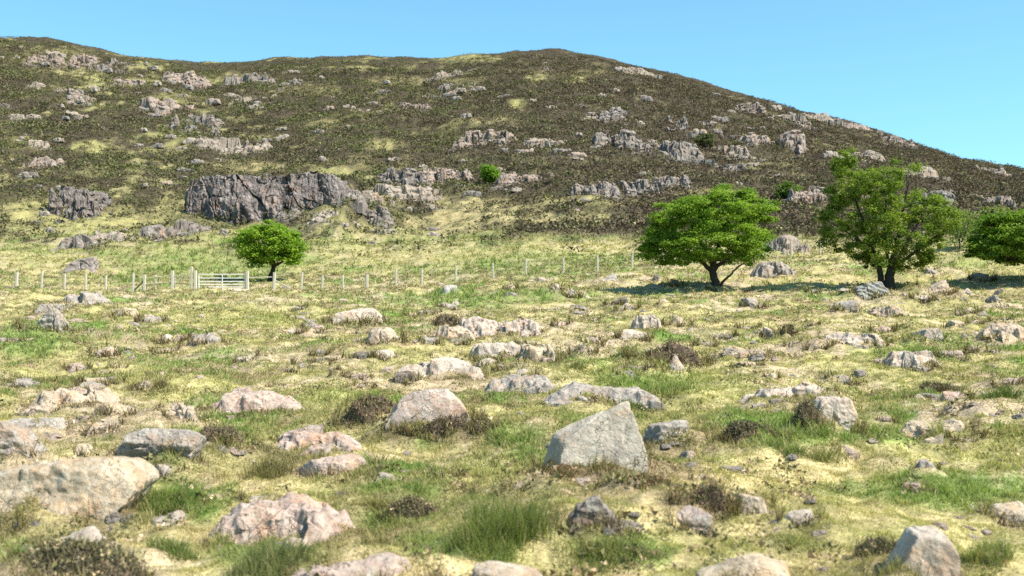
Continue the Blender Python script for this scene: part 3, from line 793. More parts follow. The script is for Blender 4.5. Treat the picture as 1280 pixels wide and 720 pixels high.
# ------------------------------------------------------------------ crags on the hill
CROSE = (.38,.295,.245); CGREY = (.30,.255,.225); CPALE = (.43,.35,.28); CDARK = (.225,.19,.175)
def outcrop(box, label, col=CROSE, vertical=False, group=None, near=False):
    x0, y0, x1, y1 = box; s = int(x0*13+y0*7) % 9973; r = np.random.default_rng(s)
    cx = (x0+x1)/2
    X0, Y0, Z0 = hit(cx, y1)
    W = (x1-x0)/F*Y0*(1.3 if near else 1.5); H = (y1-y0)/F*Y0*(.66 if near else 1.)
    K = max(H/2.6, .12) if near else 1.
    D = .75*W if near else min(max(H/.26, .6*W), 20.)
    st = float(W/110 if near else np.clip(W/80, .10, .22)); nu = int(W/st)+2; nv = int(D/st)+2
    u = np.linspace(-.5, .5, nu); v = np.linspace(-.12, 1, nv)
    U, Vv = np.meshgrid(u, v)
    # keep the mass on its own patch of slope while it spreads sideways along it
    X = X0+U*W; Y = Y0+Vv*D
    q = (X*.7+s, Y*.7)
    # jointed blocks: every jittered cell has its own step height
    gx, gy = (1.0 if vertical else 3.0)*r.uniform(.8, 1.2)*(1.5*K if near else max(H/3, .5)), 2.0*(2.0*K if near else max(H/3, .5))
    Xw = X+.9*K*fbm(X/4/K, Y/4/K, s, 2); Yw = Y+.9*K*fbm(X/4/K+9, Y/4/K, s+1, 2)
    cu = np.floor(Xw/gx); cv = np.floor(Yw/gy); best = np.full(X.shape, 9e9); ch = np.zeros(X.shape); ct = ch.copy()
    for dx in (-1,0,1):
        for dy in (-1,0,1):
            a, b = cu+dx, cv+dy
            jx = (a+_hash(a, b, np.int64(s)))*gx; jy = (b+_hash(a, b, np.int64(s+1)))*gy
            d = np.hypot((Xw-jx)/gx, (Yw-jy)/gy); n = d < best; best = np.where(n, d, best)
            ch = np.where(n, _hash(a, b, np.int64(s+2)), ch)
            ct = np.where(n, (_hash(a, b, np.int64(s+3))-.5)*(Xw-jx)+(_hash(a, b, np.int64(s+4))-.35)*.7*(Yw-jy), ct)
    wob = fbm(X/(.28*W), Y/(.28*W), s+5, 3)
    side = np.clip(1-(np.abs(U)*2)**3.5+.5*wob, 0, 1)
    t = Vv*1.9+.55*wob+.3*(ch-.5)
    stair = sstep(0, 1, t); led = (3 if not vertical else 2) if not near else 1
    stair = .45*stair+.55*(np.floor(stair*led)+sstep(.1, .9, (stair*led) % 1))/led
    zr = Z0-.2*H + H*1.3*side*stair*(.84+.22*ch) + (.55 if near else .5)*ct*side + .16*K*fbm(X/.8/K, Y/.8/K, s+6, 3)
    zt = terrain(X, Y)
    gap = 1-.0*U
    Z = np.maximum(zr, zt-.35*K)
    P = np.stack([X.ravel(), Y.ravel(), Z.ravel()], 1)
    # nudge sideways so faces are not plain columns
    lz = P[:,2]+.25*P[:,0]*math.sin(s)+.4*K*fbm3(P*.5/K, s+15, 2); saw = (lz/(.8*(K if near else max(H/3,.5)))) % 1
    off = np.stack([.8*fbm3(P*.9/K, s+11, 3), .8*fbm3(P*.9/K+40, s+12, 3)+(.16 if near else .55)*(saw-.5), .5*fbm3(P*1.4/K+80, s+13, 2)], 1)*.55*(.7*K if near else max(min(H/3, 1.2), .4))
    P = P+off*(zr > zt-.1*K).ravel()[:,None]
    i = np.arange(nv-1)[:,None]*nu; j = np.arange(nu-1)[None]
    Q = np.stack([i+j, i+j+1, i+nu+j+1, i+nu+j], -1).reshape(-1,4)
    up = (Z > zt-.3*K).ravel()
    Q = Q[up[Q].any(1)]
    if len(Q) < 6:
        return None
    used, inv = np.unique(Q, return_inverse=True); Q = inv.reshape(-1,4); P = P[used]
    # closing skirt sunk below the turf
    n = len(P); org = np.array([X0, Y0, Z0])
    e = np.concatenate([Q[:,[0,1]], Q[:,[1,2]], Q[:,[2,3]], Q[:,[3,0]]]); key = np.sort(e, 1)
    _, ix, cn = np.unique(key, axis=0, return_index=True, return_counts=True); e = e[ix[cn == 1]]
    low = P.copy(); low[:,2] -= 1.2*K
    Fa = np.concatenate([Q[:,[0,1,2]], Q[:,[0,2,3]], np.stack([e[:,1], e[:,0], e[:,0]+n], 1), np.stack([e[:,1], e[:,0]+n, e[:,1]+n], 1)])
    o = build('rock_outcrop', np.concatenate([P, low])-org, Fa, M_ROCK if near else M_OUT, loc=org, smooth=False)
    j = r.uniform(.56, .74) if not near else 1.0
    if near: MOUNDS.append((X0, Y0+.32*D, W*.9, D*.75, .12*H))
    o.color = (col[0]*j, col[1]*j, col[2]*j, 1)
    return tag(o, label, 'rock outcrop', group)

NEAR_CRAGS = [
 ((588,421,650,450), 'tilted pale slab with a dark cracked right end', PALE),
 ((648,422,698,457), 'rounded rock with mossy dark front beside the tilted pale slab', SAND),
 ((575,388,634,425), 'big pinkish outcrop block with a black left end', (.44,.35,.29)),
 ((626,394,674,420), 'sloping pink shoulder of rock right of the big pinkish block', (.44,.35,.29)),
 ((497,448,596,476), 'long pale whale shaped rock behind the pink boulder', PALE),
 ((1041,414,1110,434), 'broad pale rock flush with the turf below the broken rocks', PALE),
 ((1122,432,1184,464), 'pale split ledge in front of the black fronted wedge stone', PALE),
 ((953,484,1046,504), 'broad flat pale slab level with the turf', PALE),
 ((538,404,588,428), 'brownish lump in front of the big pinkish block', BUFF),
 ((617,469,688,487), 'flat purple grey slab sunk in yellow grass', GREY),
 ((254,483,352,519), 'blocky grey boulder with a long grassed back running right', ROSE),
 ((205,499,237,528), 'upright wedge of brownish rock beside the buff boulder', BUFF),
 ((1096,378,1132,397), 'brown broken rock below the open crowned tree', BUFF),
 ((1240,400,1300,428), 'brown stony bank cut by the right edge', BUFF),
 ((700,480,812,502), 'long flat dark topped rock behind the big tilted slab', GREY),
 ((1150,524,1222,552), 'low grassed over rock with a dark hole at its right end', SAND),
 ((332,533,430,570), 'smooth rosy dome of rock with a dark hollow at its top', ROSE),
 ((256,623,412,690), 'rough pyramid of pinkish grey rock among rushes near the bottom edge', ROSE),
 ((949,324,994,346), 'rock pile by the fence between the two big trees', GREY),
 ((64,361,120,382), 'dark undercut slab stack just below the left fence', GREY),
 ((795,386,826,412), 'pale boulder in a stony heap below the round tree', PALE),
 ((35,479,117,511), 'pinkish rock streaked with black moss above the buff round stone', BUFF),
 ((120,644,212,676), 'thin leaning ledge of grey rock below the pinkish whaleback', GREY),
]
for box, label, col in NEAR_CRAGS:
    outcrop(box, label, col, near=True)

HILL = [
 ((28,63,64,82), 'rosy crag under the skyline at the far left', CROSE, 0), ((78,64,102,86), 'narrow crag right of the far left skyline crag', CROSE, 0),
 ((104,78,130,88), 'low ledge between two crags on the left skyline shoulder', CGREY, 0), ((130,71,158,88), 'broken crag on the left skyline shoulder above the hollow', CGREY, 0),
 ((128,93,168,113), 'rounded rosy crag below the left skyline shoulder', CROSE, 0), ((190,85,245,106), 'wide rosy crag just under the dip in the skyline', CROSE, 0),
 ((277,87,337,106), 'long grey crag right of the skyline dip', CGREY, 1), ((353,95,377,109), 'small dark crag at the right end of the long grey crag', CGREY, 0),
 ((55,107,87,126), 'pinkish outcrop low on the far left slope under the skyline crags', CROSE, 0), ((26,102,50,113), 'small pale outcrop left of a pinkish one at far left', CPALE, 0),
 ((86,116,106,128), 'pair of small rocks right of the pinkish outcrop at far left', CROSE, 0), ((156,118,222,149), 'large pink and grey stepped crag on the left slope', CROSE, 0),
 ((212,140,264,163), 'overhanging grey ledge lower right of the stepped crag', CGREY, 1), ((237,168,325,196), 'broad pale pink rock slope above the big dark cliff', CPALE, 0),
 ((52,231,98,272), 'dark blocky crag at the foot of the hill far left', CDARK, 1), ((22,172,49,185), 'pale low outcrop near the left edge midway up the hill', CPALE, 0),
 ((0,140,37,154), 'pale broken ledge cut by the left edge midway up the hill', CPALE, 0), ((24,195,62,211), 'pinkish humps above the dark blocky crag', CROSE, 0),
 ((12,214,40,226), 'grey rocks left of the dark blocky crag', CGREY, 0), ((288,116,348,132), 'scatter of pale rocks below the long grey crag', CPALE, 0),
 ((543,86,590,97), 'pale flat crag left of the hill summit', CPALE, 0), ((547,101,592,118), 'grey bouldery crag below the pale flat crag near the summit', CGREY, 0),
 ((494,126,532,138), 'pink low crag in mid slope left of centre', CROSE, 0), ((436,133,460,142), 'small pink ledge left of the pink low crag', CROSE, 0),
 ((577,159,644,184), 'big fissured pink crag in the middle of the heather slope', CROSE, 1), ((658,168,710,188), 'broken pale crag right of the big fissured pink crag', CPALE, 0),
 ((472,207,523,233), 'dark upright cliff right of the big dark cliff', CDARK, 1), ((526,206,583,230), 'pink buttress right of the dark upright cliff', CROSE, 1),
 ((456,229,540,256), 'long pale crag sloping down under the pink buttress', CPALE, 0), ((426,236,448,251), 'grey wall at the right end of the big dark cliff', CGREY, 1),
 ((442,239,472,257), 'pale boulders below the grey wall', CPALE, 0), ((436,257,478,284), 'tumbled grey blocks on the grassy foot of the hill', CGREY, 0),
 ((627,213,696,232), 'scattered pink rocks right of the green bush', CROSE, 0), ((722,226,770,246), 'grey crag at the foot of the heather in the centre', CGREY, 1),
 ((780,223,822,249), 'grey crag behind and left of the round tree', CGREY, 1), ((822,219,864,238), 'dark boulders behind the round tree top', CGREY, 0),
 ((757,82,813,93), 'pale slab crag on the skyline right of the summit', CPALE, 0), ((678,80,704,90), 'small pale rock just under the summit', CPALE, 0),
 ((742,138,780,154), 'grey broken rocks in upper right heather', CGREY, 0), ((746,160,804,188), 'grey streaked crag left half of the right hand crag band', CGREY, 1),
 ((792,172,872,197), 'long grey streaked crag in the right hand crag band', CGREY, 1), ((892,179,938,197), 'pale upright crag in the right hand crag band', CPALE, 1),
 ((936,163,1012,194), 'large pale crag at the right end of the crag band', CROSE, 0), ((922,126,958,144), 'pink crag high on the right slope', CROSE, 0),
 ((970,140,1012,158), 'pale crag below the right skyline', CPALE, 0), ((836,142,864,165), 'grey blocks above the long streaked crag', CGREY, 0),
 ((875,146,911,167), 'grey boulders right of the blocks above the streaked crag', CGREY, 0), ((986,140,1040,150), 'pale rocks along the right skyline', CPALE, 0),
 ((1030,152,1088,162), 'pink rocks along the lower right skyline', CROSE, 0), ((1070,186,1104,199), 'pale ledge above the open crowned tree', CPALE, 0),
 ((1102,168,1138,181), 'pink rock just under the right skyline', CROSE, 0), ((1158,234,1212,269), 'dark slabby crag right behind the open crowned tree', CDARK, 1),
 ((998,234,1044,257), 'pink rocks left behind the open crowned tree', CROSE, 0), ((1252,243,1275,261), 'pale stones above the tree at the right edge', CROSE, 0),
 ((1222,206,1258,218), 'pale rocks on the far right skyline', CPALE, 0), ((1115,208,1172,220), 'long pale ledge on the far right slope', CPALE, 0),
 ((892,204,934,218), 'low grey ledge below the pale upright crag', CGREY, 0), ((166,282,197,299), 'grey pointed boulder with dark heather cap under the big cliff', CGREY, 0),
 ((206,276,242,298), 'slanting brown slab below the left end of the big cliff', (.27,.22,.19), 0), ((66,294,106,313), 'grey block beyond the fence at the foot of the slope', CGREY, 0),
 ((340,262,372,278), 'fallen block with dark gap below the big cliff', CGREY, 0), ((392,262,420,276), 'pale fallen rocks below the right of the big cliff', CPALE, 0),
 ((972,296,1012,318), 'pale stones behind the fence between the big trees', CPALE, 0), ((110,288,150,302), 'pale low rocks on the bank beyond the left fence', CPALE, 0),
]
for box, label, col, ver in HILL:
    outcrop(box, label, col, vertical=bool(ver))

def hill_rocks():
    r = np.random.default_rng(5); meshes = []; n = 0
    zones = [(0,60,420,270,150),(420,90,760,250,60),(760,110,1060,260,75),(1050,170,1280,290,30),(80,280,560,310,25)]
    for x0, y0, x1, y1, k in zones:
        for i in range(k):
            px = r.uniform(x0, x1); py = r.uniform(y0, y1)
            if i % 2:
                bx = HILL[int(r.integers(len(HILL)))][0]; px = (bx[0]+bx[2])/2+r.normal(0, .75)*(bx[2]-bx[0]); py = bx[3]-4+r.normal(0, .5)*(bx[3]-bx[1])
                if py > 300: continue
            sk = np.interp(px, _sky[:,0], _sky[:,1])
            if py < sk+5: continue
            X, Y, Z = hit(px, py)
            if Y > 325: continue
            q = n % 5
            if q >= len(meshes):
                VS, FS, c = [], [], 0
                for b in range(3):
                    v, f = rock_shape(['slab','block','round'][b], 900+q*7+b, None, 3)
                    v = roughen(fit(v, 1-.2*b, .8, .5-.1*b), f, .8, .12, 70+q+b)+np.array([[0,0,0],[.55,-.2,-.05],[-.5,.1,-.05]][b])
                    VS.append(v); FS.append(f+c); c += len(v)
                o = build('hillside_rock', np.concatenate(VS), np.concatenate(FS), M_OUT, smooth=False); meshes.append(o.data)
            else:
                o = bpy.data.objects.new('hillside_rock', meshes[q]); COL.objects.link(o)
            n += 1
            s = r.uniform(4, 14)/F*Y*.7
            o.location = (X, Y, Z+.10*s); o.scale = (s*r.uniform(.9,1.7), s, s*r.uniform(.8, 1.3)); o.rotation_euler = (0, r.normal(0,.15), r.uniform(-.6, .6))
            p = r.random() < .6
            cc = CPALE if p else CGREY; o.color = (cc[0]*.68, cc[1]*.69, cc[2]*.72, 1)
            tag(o, 'small pale rock showing through the heather of the hillside' if p else 'small grey rock showing through the heather of the hillside', 'rock',
                'small pale rocks on the hillside' if p else 'small grey rocks on the hillside')
hill_rocks()

def cliff():
    nu, nv = 330, 120
    xs, tops, y0 = CLIFF['x'], CLIFF['top'], CLIFF['y']
    bot = [(222,250),(240,262),(262,274),(285,279),(305,276),(330,276),(360,268),(385,262),(405,256),(430,246),(437,240)]
    bx = np.array([(p[0]-CX)/F*y0 for p in bot]); bz = np.array([EYE+(HY-p[1])/F*y0 for p in bot])
    u = np.linspace(xs[0], xs[-1], nu); v = np.linspace(0, 1.5, nv)
    U, Vv = np.meshgrid(u, v)
    zt = np.interp(U, xs, tops); zb = np.interp(U, bx, bz)-1.2
    fv = np.clip(Vv, 0, 1); Z = zb+(zt-zb)*fv
    Uw = U+.55*fbm(U/2.2, Z/3.5, 801, 3)+.12*Z; Zw = Z+.8*fbm(U/2.5, Z/2.5, 802, 3)
    def blocks(gx, gz, sd):
        cu = np.floor(Uw/gx); cz = np.floor(Zw/gz); best = np.full(U.shape, 9e9); sec = best.copy(); off = np.zeros(U.shape); til = np.zeros(U.shape)
        for dx in (-1,0,1):
            for dz in (-1,0,1):
                a, b = cu+dx, cz+dz
                jx = (a+_hash(a, b, np.int64(sd)))*gx; jz = (b+_hash(a, b, np.int64(sd+1)))*gz
                d = np.hypot((Uw-jx)/gx, (Zw-jz)/gz)
                n = d < best
                sec = np.where(n, best, np.minimum(sec, d)); best = np.where(n, d, best)
                off = np.where(n, _hash(a, b, np.int64(sd+2))-.5, off)
                til = np.where(n, (_hash(a, b, np.int64(sd+3))-.5)*(Uw-jx)+(_hash(a, b, np.int64(sd+4))-.6)*.4*(Zw-jz), til)
        return off, til, sec-best
    o1, t1, e1 = blocks(2.6, 6.5, 1); o2, t2, e2 = blocks(1.2, 1.5, 31); o3, t3, e3 = blocks(.45, .8, 61)
    crack = (1-sstep(.0, .035, e1))*.45+(1-sstep(0, .06, e2))*.22*sstep(-.1, .3, fbm(U/3, Z/3, 803, 2))
    P = np.stack([U.ravel(), np.zeros(U.size), Z.ravel()], 1)
    rough = (.7*fbm3(P*np.array([.55,1,.3]), 5, 2)+.3*fbm3(P*np.array([1.9,1,.9]), 8, 3)+.12*fbm3(P*4.5, 9, 2)).reshape(U.shape)
    big = 1.1*fbm(U/5.5+3, Z/9, 640, 2) - 1.5*np.exp(-((U-xs[0]-7.5)/4.2)**2-((fv-.35)/.5)**2)
    Y = y0+1.3*fv**1.5*1.6 + .55*o1 + .4*t1 + .5*o2 + .45*t2 + .22*o3 + .5*t3 + crack + rough + big - .55*(((Z/1.5+.5*fbm(U/3, Z/3, 811, 3)) % 1)-.5)*sstep(-.2, .3, fbm(U/4, Z/4, 812, 2))
    e = np.minimum(U-xs[0], xs[-1]-U); Y += 4.5*(1-sstep(0, 1.6, e))
    back = np.clip(Vv-1, 0, 1)
    Y += back*20; Z = Z + .25*np.where(Vv > 1, fbm(U/1.2, Y/1.2, 71, 2), 0)-np.clip(Vv-1.35,0,1)*20 + .18*np.where(Vv > .9, perlin(U/1.4, U*0+.5, 72), 0)
    i = np.arange(nv-1)[:,None]*nu; j = np.arange(nu-1)[None]
    Q = np.stack([i+j, i+j+1, i+nu+j+1, i+nu+j], -1).reshape(-1,4)
    V = np.stack([U, Y, Z], -1).reshape(-1,3); org = np.array([(xs[0]+xs[-1])/2, y0, zb.mean()])
    o = build('cliff', V-org, np.concatenate([Q[:,[0,1,2]], Q[:,[0,2,3]]]), M_CRAG, loc=org, smooth=False)
    o.color = (.175,.146,.140,1)
    tag(o, 'big dark jointed rock cliff at the foot of the hill above the small tree', 'cliff')
cliff()

# ------------------------------------------------------------------ peat banks and heathery mounds
def bank(box, label, col=(.075,.055,.036), name='peat_bank', cat='peat bank', n=700, dep=.6, up=1.0):
    x0, y0, x1, y1 = box; s = int(x0*7+y0*3) % 9973; r = np.random.default_rng(s)
    X, Y, Z = hit((x0+x1)/2, y1); w = (x1-x0)/F*Y; dp = dep*w; Yc = Y+dp*.4
    X = ((x0+x1)/2-CX)/F*Yc
    zg = float(terrain(X, Yc)); zb = min(Z, zg); h = max(EYE+(HY-y0)/F*Yc-zb, .08*w)*(.9 if name == 'peat_bank' else .66)
    V, Fa = rock_shape('round', s, None, 4); V = fit(V, w, dp, h); V = roughen(V, Fa, min(w, 2*h), .22, s)
    MOUNDS.append((X, Yc, w, dp, .8*h))
    idx = r.choice(len(V), n); idx = idx[V[idx,2] > 0]; k = len(idx)
    base = V[idx]+r.normal(0, .02*w, (k,3)); rad = r.uniform(.02, .05, k)*(.5+.5*w)
    c = np.asarray(col)*1.5*r.uniform(.55, 1.6, k)[:,None]; c = np.where(r.random(k)[:,None] < .16, np.array([.19,.19,.08]), c)
    c = np.where(r.random(k)[:,None] < .2, np.array([.40,.31,.18]), c)
    v2, f2, c2 = sprigs(base, rad, rad*.7, c, 9, s+1)
    nb = int(n*2.2); ib = r.choice(len(V), nb); ib = ib[V[ib,2] > -.05*h]; kb = len(ib)
    bb = V[ib]+r.normal(0, .03*w, (kb,3))*np.array([1,1,.3]); cb = np.asarray(col)*1.35*r.uniform(.5, 1.5, kb)[:,None]
    q = r.random(kb)[:,None]; cb = np.where(q < .2, np.array([.2,.19,.08])*r.uniform(.7,1.2,kb)[:,None], np.where(q > .90, STRAW*.8, cb))
    v3, f3, c3 = blades(bb, r.uniform(.03, .10, kb)*(.45+.4*w), r.uniform(.6,1.4,kb)*.006*max(1, Yc/9), cb, 1.0, s+2)
    v2 = np.concatenate([v2, v3]); f2 = np.concatenate([f2, f3+len(c2)]); c2 = np.concatenate([c2, c3])
    allV = np.concatenate([V, v2]); allF = np.concatenate([Fa, f2+len(V)])
    C = np.concatenate([np.tile(np.asarray(col)*.55, (len(V),1)), c2])
    mi = np.concatenate([np.zeros(len(Fa)), np.ones(len(f2))])
    o = build(name, allV, allF, mats=[M_PEAT, M_HEATH], mi=mi, col=C, smooth=False, loc=(X, Yc, zb))
    return tag(o, label, cat)
bank((418,490,504,539), 'dark brown peat bank on the left of the pink cracked boulder')
bank((500,520,606,550), 'dark turf lip below the face of the pink cracked boulder', n=500, dep=.3)
bank((590,525,625,546), 'small dark turf clod at the right end of the pink cracked boulder', n=300)
bank((782,424,888,462), 'arched dark peat bank behind the pale leaning stone')
bank((250,533,316,562), 'dark turf bank at the right end of the flat topped grey slab', (.095,.072,.05))
bank((838,606,925,652), 'reddish dark heathery bank in the straw grass', (.085,.06,.042))
bank((474,612,550,652), 'rounded heathery mound left of the tall rushes', (.11,.095,.055), 'heather_mound', 'mound', 800)
bank((10,662,180,735), 'broad dark heathery mound in the bottom left corner', (.085,.075,.048), 'heather_mound', 'mound', 1500)
bank((888,528,985,552), 'dark undercut turf ledge left of the pale topped boulder', (.07,.06,.04), dep=.3)
bank((992,500,1030,545), 'dark shaggy turf against the left face of the pale topped boulder', (.08,.068,.045))
bank((540,391,582,410), 'black peat edge at the left end of the pinkish outcrop', (.05,.038,.03), n=300)
bank((1072,664,1132,706), 'dark heather tuft left of the pale split rock', (.09,.08,.05), 'heather_mound', 'mound', 500)
bank((676,574,740,602), 'brown bracken litter under the lower edge of the tilted slab', (.16,.105,.06), 'bracken_litter', 'dead bracken', 500, dep=.5)
bank((745,588,850,612), 'brown bracken litter spread in front of the tilted slab', (.16,.11,.062), 'bracken_litter', 'dead bracken', 700, dep=.5)
bank((60,618,128,652), 'dry brown heath clump growing against the whaleback boulder', (.14,.11,.065), 'heather_mound', 'mound', 500)
bank((1150,478,1206,492), 'dark turf lip above the worn bare patch', (.06,.055,.035), n=300, dep=.3)
bank((976,404,996,420), 'dark turf lump right of the small rosy stone', (.07,.05,.035), n=200)

# ------------------------------------------------------------------ tussocks
def tussock(box, label, c1, c2, n=900, lean=.55, wd=.0048, cat='grass tussock', name='grass_tussock'):
    x0, y0, x1, y1 = box; s = int(x0*5+y0*11) % 9973; r = np.random.default_rng(s)
    X, Y, Z = hit((x0+x1)/2, y1); w = (x1-x0)/F*Y; h = (y1-y0)/F*Y
    nc = 14 if n > 900 else 5; ca = r.uniform(0, 2*np.pi, nc); cq = np.sqrt(r.random(nc)); ch = r.uniform(.5, 1.1, nc)*(1.15-.5*cq)
    ci = r.integers(0, nc, n)
    bx = X+(cq*np.cos(ca))[ci]*w*.36+r.normal(0, .10*w, n); by = Y+w*.25+(cq*np.sin(ca))[ci]*w*.28+r.normal(0, .10*w, n); bz = ground_z(bx, by)
    q = cq[ci]; a = ca[ci]+r.normal(0, .8, n)
    hh = h*(.8 if n > 2000 else .62)*r.uniform(.25, 1.1, n)*ch[ci]
    t = r.random(n)[:,None]; c = np.asarray(c1)*(1-t)+np.asarray(c2)*t
    c = np.where(r.random(n)[:,None] < .1, STRAW*.9, c)
    b = np.stack([bx-X, by-Y-w*.25, bz-Z-.01], 1)
    V, Fa, C = blades(b, hh, r.uniform(.6, 1.5, n)*wd*max(1, Y/9), c, lean+.35, s)
    # splay outwards
    k = np.repeat(np.stack([np.cos(a)*q, np.sin(a)*q*.6, np.zeros(n)], 1)*hh[:,None]*.35, 5, 0)
    lev = np.tile(np.array([0,0,.45,.45,1.]), n)[:,None]
    o = build(name, V+k*lev, Fa, M_GRASS, col=C, loc=(X, Y+w*.25, Z))
    return tag(o, label, cat)
DG = (.155,.19,.07); MG = (.215,.26,.09); OG = (.27,.24,.11)
tussock((552,598,712,684), 'tall clump of green rushes in the centre foreground', DG, (.19,.21,.06), 2600, .35)
tussock((290,548,372,600), 'olive brown tussock in front of the hollow topped dome', (.12,.10,.05), OG, 1300, .5)
tussock((1226,462,1288,498), 'dark green tussock by the right edge', DG, (.11,.15,.04), 1000, .45)
tussock((160,598,250,652), 'bright green tuft at the right end of the whaleback boulder', MG, (.16,.24,.05), 1300, .6)
tussock((262,655,400,730), 'loose grey green rushes in front of the rough rock pyramid', (.12,.15,.06), (.24,.25,.11), 1700, .4)
tussock((690,668,830,716), 'dark leafy green clump in front of the pointed dark boulder', (.10,.14,.045), OG, 1500, .7)
tussock((770,462,880,496), 'soft green grass clump below the peat bank', MG, (.24,.26,.09), 1000, .5)
tussock((770,488,818,516), 'dark green clump against the top right corner of the tilted slab', (.06,.095,.026), DG, 900, .5)
tussock((955,545,1010,572), 'green tuft under the turf ledge', DG, MG, 700, .6)
tussock((1135,425,1180,440), 'green tuft behind the pale split ledge', DG, MG, 350, .5)
tussock((612,515,668,552), 'pale green tuft between the pink boulder and the tilted slab', MG, (.25,.28,.1), 700, .6)
tussock((175,640,255,694), 'lush green tuft below the thin leaning ledge', MG, DG, 1200, .6)
tussock((440,596,500,640), 'thin yellowing tuft left of the rounded heathery mound', OG, (.35,.30,.14), 500, .6)
tussock((1200,640,1282,706), 'straggly green tuft in the bottom right corner', MG, OG, 900, .55)
tussock((560,670,650,712), 'low bright green tuft at the foot of the rushes', MG, (.2,.26,.07), 1000, .7)
tussock((1010,556,1080,584), 'ragged green tuft right of the turf ledge', DG, OG, 700, .6)
tussock((0,655,40,700), 'green tuft in the lower left corner beside the mound', MG, DG, 600, .6)
tussock((700,440,740,462), 'small olive tuft in yellow grass left of the peat bank', OG, MG, 300, .5)

# ------------------------------------------------------------------ trees
def inside(P, poly):
    x, y = P[:,0], P[:,1]; r = np.zeros(len(P), bool); n = len(poly)
    for i in range(n):
        (x1, y1), (x2, y2) = poly[i], poly[(i+1) % n]
        c = ((y1 > y) != (y2 > y)) & (x < (x2-x1)*(y-y1)/((y2-y1)+1e-9)+x1); r ^= c
    return r

